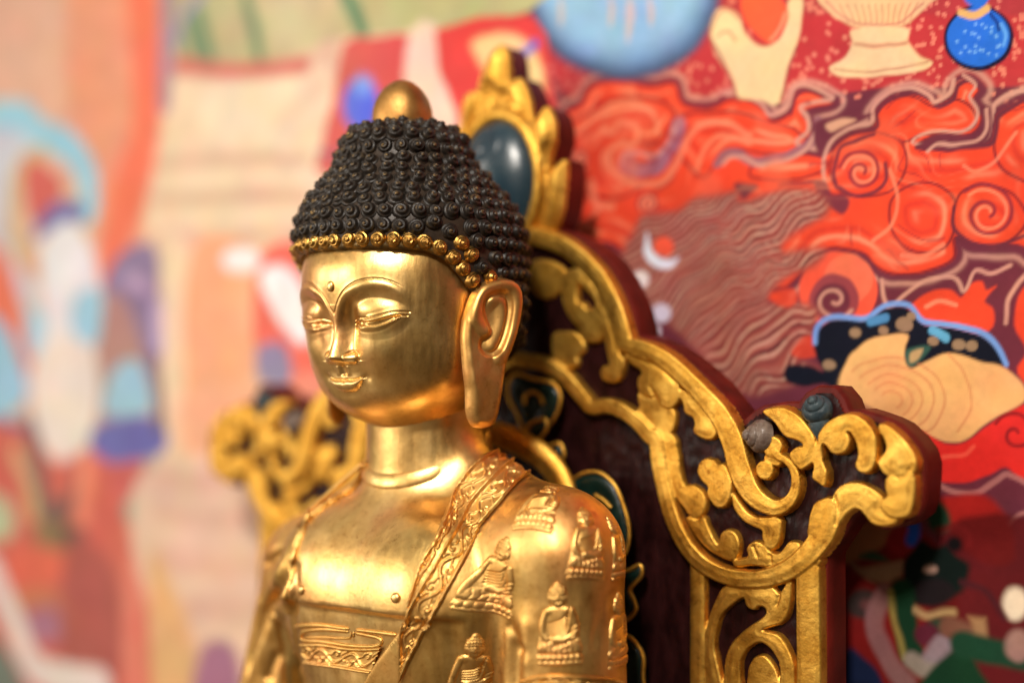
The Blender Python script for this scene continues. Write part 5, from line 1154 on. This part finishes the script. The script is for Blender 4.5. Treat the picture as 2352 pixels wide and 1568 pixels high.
stroke((30, 60, 42), 60, [(1080, 60), (1180, 120), (1200, 180)], TC); stroke((20, 80, 190), 34, [(960, 140), (980, 250), (960, 340)], TC); stroke((120, 20, 20), 12, [(1200, 260), (1340, 220), (1450, 280), (1460, 380)], TC)
poly((12, 24, 20), [(960, 430), (1040, 340), (1150, 400), (1260, 380), (1340, 480), (1450, 560), (1440, 700), (1360, 800), (1200, 860), (1060, 900), (960, 860), (900, 740), (880, 600), (900, 500)], TC); disc((18, 12, 14), 1330, 380, 70, Z=TC); disc((30, 22, 24), 1150, 780, 180, 120, Z=TC); disc((196, 150, 130), 1120, 590, 50, 22, Z=TC); disc((60, 44, 40), 540, 890, 150, 130, Z=TC); disc((100, 54, 50), 560, 900, 50, 40, Z=TC)
stroke((140, 90, 88), 50, [(730, 790), (650, 950), (640, 1100), (720, 1280), (800, 1430), (920, 1568)], TC); stroke((18, 54, 32), 66, [(880, 780), (900, 950), (920, 1120), (960, 1300)], TC); stroke((150, 130, 60), 14, [(780, 780), (800, 1000), (860, 1200), (900, 1340)], TC)
stroke((176, 140, 90), 18, [(1000, 940), (1100, 990), (1220, 960), (1320, 960)], TC); disc((28, 64, 44), 1200, 1080, 90, 70, Z=TC); disc((90, 28, 44), 1100, 1150, 110, 100, Z=TC); stroke((140, 118, 122), 60, [(1240, 1250), (1170, 1340), (1130, 1400)], TC); stroke((150, 130, 116), 44, [(960, 1370), (1060, 1450), (1220, 1470)], TC); disc((140, 120, 126), 1290, 1220, 40, 40, Z=TC)
stroke((120, 74, 56), 60, [(1300, 1090), (1400, 1140), (1450, 1200)], TC); poly((160, 112, 74), [(1450, 1000), (1590, 1010), (1610, 1200), (1500, 1190)], TC, sm=1); poly((18, 54, 32), [(1150, 1420), (1400, 1250), (1560, 1480), (1640, 1700), (1000, 1700)], TC); stroke((24, 60, 40), 70, [(1400, 1230), (1600, 1280), (1922, 1340)], TC); disc((234, 206, 176), 1850, 880, 110, 140, Z=TC); disc((160, 116, 104), 1880, 1240, 110, 140, Z=TC); stroke((70, 24, 30), 14, [(1400, 700), (1600, 780), (1750, 1000)], TC)
poly((20, 30, 60), [(390, 1280), (560, 1360), (680, 1500), (740, 1750), (390, 1750)], TC); poly((20, 24, 44), [(440, 1600), (560, 1568), (640, 1700), (440, 1800)], TB)
SOFT = 0.0
# ---- left: robes, offering table and lotus figure
poly((236, 206, 172), [(340, 400), (365, 210), (420, 178), (560, 165), (720, 150), (760, 170), (760, 360), (700, 520), (660, 600), (340, 580)]); poly((240, 216, 186), [(480, 200), (700, 180), (730, 260), (600, 330), (480, 320)], al=0.8, soft=0.6)
for y_ in (368, 452, 542): stroke((196, 142, 116), 18, [(350, y_ + 8), (470, y_), (600, y_ - 4), (700, y_)], soft=0.4, al=0.7)
stroke((206, 160, 130), 26, [(640, 280), (700, 230), (740, 190)], soft=0.5, al=0.5)
poly((236, 204, 168), [(350, 570), (440, 575), (430, 800), (425, 1100), (360, 1100)], sm=2); poly((242, 158, 112), [(440, 570), (620, 590), (590, 800), (560, 900), (470, 960), (428, 940)]); poly((238, 176, 132), [(560, 600), (660, 590), (640, 700), (560, 760)], al=0.6, soft=0.6)
poly((232, 70, 52), [(600, 580), (700, 560), (760, 620), (760, 960), (660, 940), (620, 860), (580, 760)]); disc((236, 236, 242), 553, 597, 46, 30, soft=0.2); poly((238, 238, 244), [(598, 625), (645, 608), (690, 650), (715, 760), (690, 790), (640, 742), (605, 672)], soft=0.2)
poly((112, 112, 160), [(590, 800), (650, 790), (670, 870), (620, 900), (595, 880)], soft=0.2); poly((238, 130, 104), [(660, 880), (720, 850), (760, 900), (720, 960)], soft=0.2); poly((242, 168, 124), [(425, 900), (600, 880), (640, 960), (600, 1060), (430, 1060)], soft=0.5)
poly((176, 168, 118), [(395, -80), (1200, -80), (1210, 30), (990, 70), (760, 90), (600, 152), (410, 140)], sm=2); poly((200, 184, 140), [(600, -20), (760, -20), (760, 80), (640, 130)], al=0.8, soft=0.5)
for a_, b_, w_ in (((562, -10), (597, 145), 24), ((795, -10), (836, 78), 28), ((448, 20), (480, 142), 30), ((420, 40), (450, 140), 18)): stroke((22, 118, 82), w_, [a_, ((a_[0] + b_[0]) / 2 + 2, (a_[1] + b_[1]) / 2), b_], soft=0.2)
stroke((206, 78, 76), 26, [(405, 148), (500, 162), (600, 160), (700, 150)], soft=0.25)
poly((222, 168, 142), [(-80, -80), (300, -80), (300, 420), (220, 420), (130, 290), (40, 240), (-80, 200)]); poly((230, 140, 104), [(170, -80), (330, -80), (330, 560), (260, 640), (210, 500), (215, 380), (160, 300)], soft=0.8); poly((240, 92, 50), [(292, -80), (352, -80), (374, 180), (350, 400), (295, 560), (252, 690), (226, 610), (262, 420), (306, 250)], soft=0.4)
stroke((150, 118, 150), 34, [(385, -30), (380, 60), (380, 130), (378, 240)], soft=0.3); stroke((90, 150, 140), 16, [(470, -20), (420, 40), (405, 110)], soft=0.2); stroke((150, 120, 180), 14, [(460, -10), (420, 40), (400, 90)], soft=0.2)
poly((106, 92, 148), [(262, 600), (352, 560), (366, 700), (362, 850), (290, 840), (232, 720)], soft=0.2); stroke((170, 140, 190), 26, [(290, 640), (330, 660)], soft=0.2); stroke((180, 160, 210), 24, [(360, 700), (362, 800)], soft=0.2); stroke((206, 206, 210), 24, [(240, 780), (262, 720)], soft=0.2)
poly((160, 110, 110), [(225, 700), (290, 690), (340, 860), (330, 980), (230, 980)], soft=0.3)
poly((196, 202, 216), [(-80, 300), (30, 280), (90, 330), (40, 420), (30, 560), (80, 650), (60, 720), (-80, 760)]); stroke((128, 204, 230), 44, [(-10, 262), (60, 270), (90, 305), (150, 330), (185, 370), (205, 420), (205, 480)], soft=0.2); stroke((204, 170, 120), 36, [(95, 360), (50, 390), (30, 470), (40, 560), (80, 620)], soft=0.2); stroke((216, 130, 80), 22, [(60, 600), (90, 620)], soft=0.2)
poly((206, 60, 58), [(62, 370), (110, 380), (150, 430), (110, 520), (70, 500), (55, 430)], soft=0.2); poly((50, 72, 168), [(95, 500), (140, 462), (190, 470), (190, 510), (110, 535), (76, 556)], soft=0.2)
poly((228, 92, 54), [(-60, 560), (10, 580), (45, 680), (75, 800), (85, 950), (40, 900), (-60, 800)], soft=0.2); poly((128, 196, 226), [(-60, 740), (5, 740), (50, 830), (60, 920), (-60, 970)], soft=0.2); poly((140, 204, 230), [(70, 700), (110, 740), (90, 830), (60, 780)], soft=0.2)
poly((230, 228, 236), [(100, 560), (165, 505), (220, 600), (232, 700), (215, 780), (228, 900), (205, 1000), (155, 1140), (122, 1150), (88, 1010), (72, 860), (108, 760), (96, 650)], soft=0.2); poly((232, 218, 206), [(80, 860), (120, 780), (200, 790), (225, 880), (200, 1000), (155, 1140), (120, 1145), (88, 1000)], soft=0.5); poly((132, 200, 228), [(175, 680), (232, 670), (222, 790), (168, 760)], soft=0.2)
poly((130, 190, 218), [(262, 850), (320, 830), (345, 940), (240, 950)], soft=0.2); poly((34, 66, 170), [(218, 980), (362, 960), (372, 1040), (230, 1068)], soft=0.2); poly((-0 + 34, 60, 150), [(-60, 960), (60, 970), (60, 1010), (-60, 1030)], soft=0.2); stroke((48, 36, 84), 26, [(350, 820), (362, 900), (366, 980)], soft=0.2)
poly((202, 62, 46), [(-80, 1030), (60, 990), (130, 1060), (200, 1040), (270, 1080), (310, 1200), (350, 1400), (360, 1700), (-80, 1700)], soft=0.3); poly((84, 40, 60), [(60, 960), (90, 990), (118, 1140), (158, 1140), (180, 1060), (190, 1120), (125, 1240), (92, 1190)], soft=0.2); stroke((236, 120, 86), 40, [(200, 1060), (195, 1120), (190, 1180)], soft=0.3); stroke((204, 168, 110), 26, [(40, 1040), (70, 1120), (80, 1180)], soft=0.3)
poly((176, 190, 150), [(-60, 1130), (20, 1150), (30, 1230), (-60, 1230)], soft=0.3); disc((116, 92, 36), 120, 1230, 44, 40, soft=0.3); disc((60, 30, 26), 168, 1228, 30, 22, soft=0.3); disc((220, 70, 34), 85, 1300, 66, 50, soft=0.3); disc((190, 96, 50), 100, 1375, 70, 26, soft=0.3); disc((150, 84, 124), 110, 1435, 74, 40, soft=0.3); poly((160, 34, 34), [(160, 1250), (250, 1280), (285, 1450), (270, 1568), (180, 1568), (140, 1480)], soft=0.4); stroke((226, 108, 84), 44, [(300, 1300), (300, 1450), (310, 1600)], soft=0.4)
stroke((228, 212, 204), 48, [(-20, 1310), (30, 1420), (80, 1530), (160, 1560), (230, 1570)], soft=0.2); poly((60, 100, 92), [(-60, 1460), (10, 1480), (60, 1600), (-60, 1600)], soft=0.2); poly((190, 50, 56), [(240, 1080), (330, 1060), (330, 1120), (290, 1150)], soft=0.2); poly((88, 142, 132), [(284, 1160), (320, 1120), (345, 1050), (365, 1080), (350, 1160), (300, 1200)], soft=0.3)
poly((226, 186, 162), [(345, 1070), (640, 1040), (700, 1100), (700, 1700), (400, 1700), (340, 1400), (300, 1220)], soft=0.4)
for y_ in (1100, 1180, 1290, 1390): stroke((206, 142, 120), 30, [(360, y_), (480, y_ + 12), (600, y_)], soft=0.7, al=0.5)
poly((222, 164, 100), [(345, 1280), (400, 1360), (450, 1500), (470, 1700), (360, 1700)], soft=0.4); poly((140, 74, 120), [(455, 1500), (520, 1470), (550, 1540), (540, 1700), (440, 1700)], soft=0.3)
# ---- middle: red lotus table with flask, cloud
poly((206, 62, 62), [(792, 98), (860, 88), (945, 82), (940, 180), (990, 340), (1000, 460), (740, 400), (735, 355), (765, 230)], sm=2); stroke((150, 60, 100), 12, [(735, 350), (800, 360)], soft=0.2); poly((232, 196, 176), [(945, 70), (1005, 60), (1060, 300), (1040, 420), (960, 320), (930, 200)], sm=2, soft=0.2)
poly((216, 62, 58), [(1000, 72), (1225, 40), (1260, 160), (1290, 420), (1100, 420), (1050, 260)], sm=2); disc((34, 84, 222), 830, 242, 42, 62, soft=0.2); disc((110, 160, 240), 836, 195, 18, 22, soft=0.3)
poly((236, 190, 130), [(1085, 100), (1140, 78), (1195, 82), (1235, 130), (1252, 200), (1240, 250), (1180, 240), (1120, 170)], soft=0.2); stroke((98, 100, 196), 20, [(1180, 145), (1200, 128), (1228, 104)], soft=0.2)
# beyond the part traced, the painting carries on with the same motifs
j_ = np.searchsorted(xs, 17.3); IMG[:, j_:] = IMG[:, np.clip(np.searchsorted(xs, 34.6 - xs[j_:]), 0, j_ - 1)]
for j_, x_ in enumerate(xs):
    zt_ = 0.267 * max((x_ - 30.96) * -0.6101 + (YW + 39.52) * 0.7923, 40) + 0.5; i_ = np.searchsorted(zs, zt_); IMG[i_:, j_] = IMG[np.clip(np.searchsorted(zs, 2 * zt_ - zs[i_:]), 0, i_ - 1), j_]
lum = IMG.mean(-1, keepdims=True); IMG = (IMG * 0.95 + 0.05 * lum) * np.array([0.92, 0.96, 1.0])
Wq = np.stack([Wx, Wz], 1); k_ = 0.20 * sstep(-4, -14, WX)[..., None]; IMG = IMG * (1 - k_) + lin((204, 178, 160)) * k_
for ch in range(3): IMG[..., ch] *= (1 + 0.05 * vnoise(Wq, 1.3, 60 + ch) + 0.04 * vnoise(Wq, 0.55, 70 + ch)).reshape(WX.shape)
IMG = IMG * (1 + 0.08 * vnoise(np.stack([Wx, Wz], 1), 0.9, 31).reshape(WX.shape)[..., None] + 0.04 * vnoise(np.stack([Wx, Wz], 1), 0.18, 32).reshape(WX.shape)[..., None])
def wall_mat():
    m, n, b = nodes('painted_plaster'); a = n.nodes.new('ShaderNodeVertexColor'); a.layer_name = 'paint'
    t = noise(n, 300, 5, 0.65); mr = n.nodes.new('ShaderNodeMapRange'); mr.inputs['To Min'].default_value = 0.90; mr.inputs['To Max'].default_value = 1.10; n.links.new(t.outputs['Fac'], mr.inputs['Value'])
    vm = n.nodes.new('ShaderNodeVectorMath'); vm.operation = 'SCALE'; n.links.new(a.outputs[0], vm.inputs[0]); n.links.new(mr.outputs[0], vm.inputs['Scale']); n.links.new(vm.outputs[0], b.inputs['Base Color'])
    b.inputs['Roughness'].default_value = 0.75; b.inputs['Specular IOR Level'].default_value = 0.08; bumpn(n, b, t.outputs['Fac'], 0.2, 0.0005); return m
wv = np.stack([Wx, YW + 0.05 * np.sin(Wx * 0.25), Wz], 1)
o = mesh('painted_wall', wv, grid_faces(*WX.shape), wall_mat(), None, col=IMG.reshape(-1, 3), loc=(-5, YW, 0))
o['label'] = 'blurred wall painting of scarlet clouds, offering bowls and robed figures behind the throne'; o['category'] = 'mural'
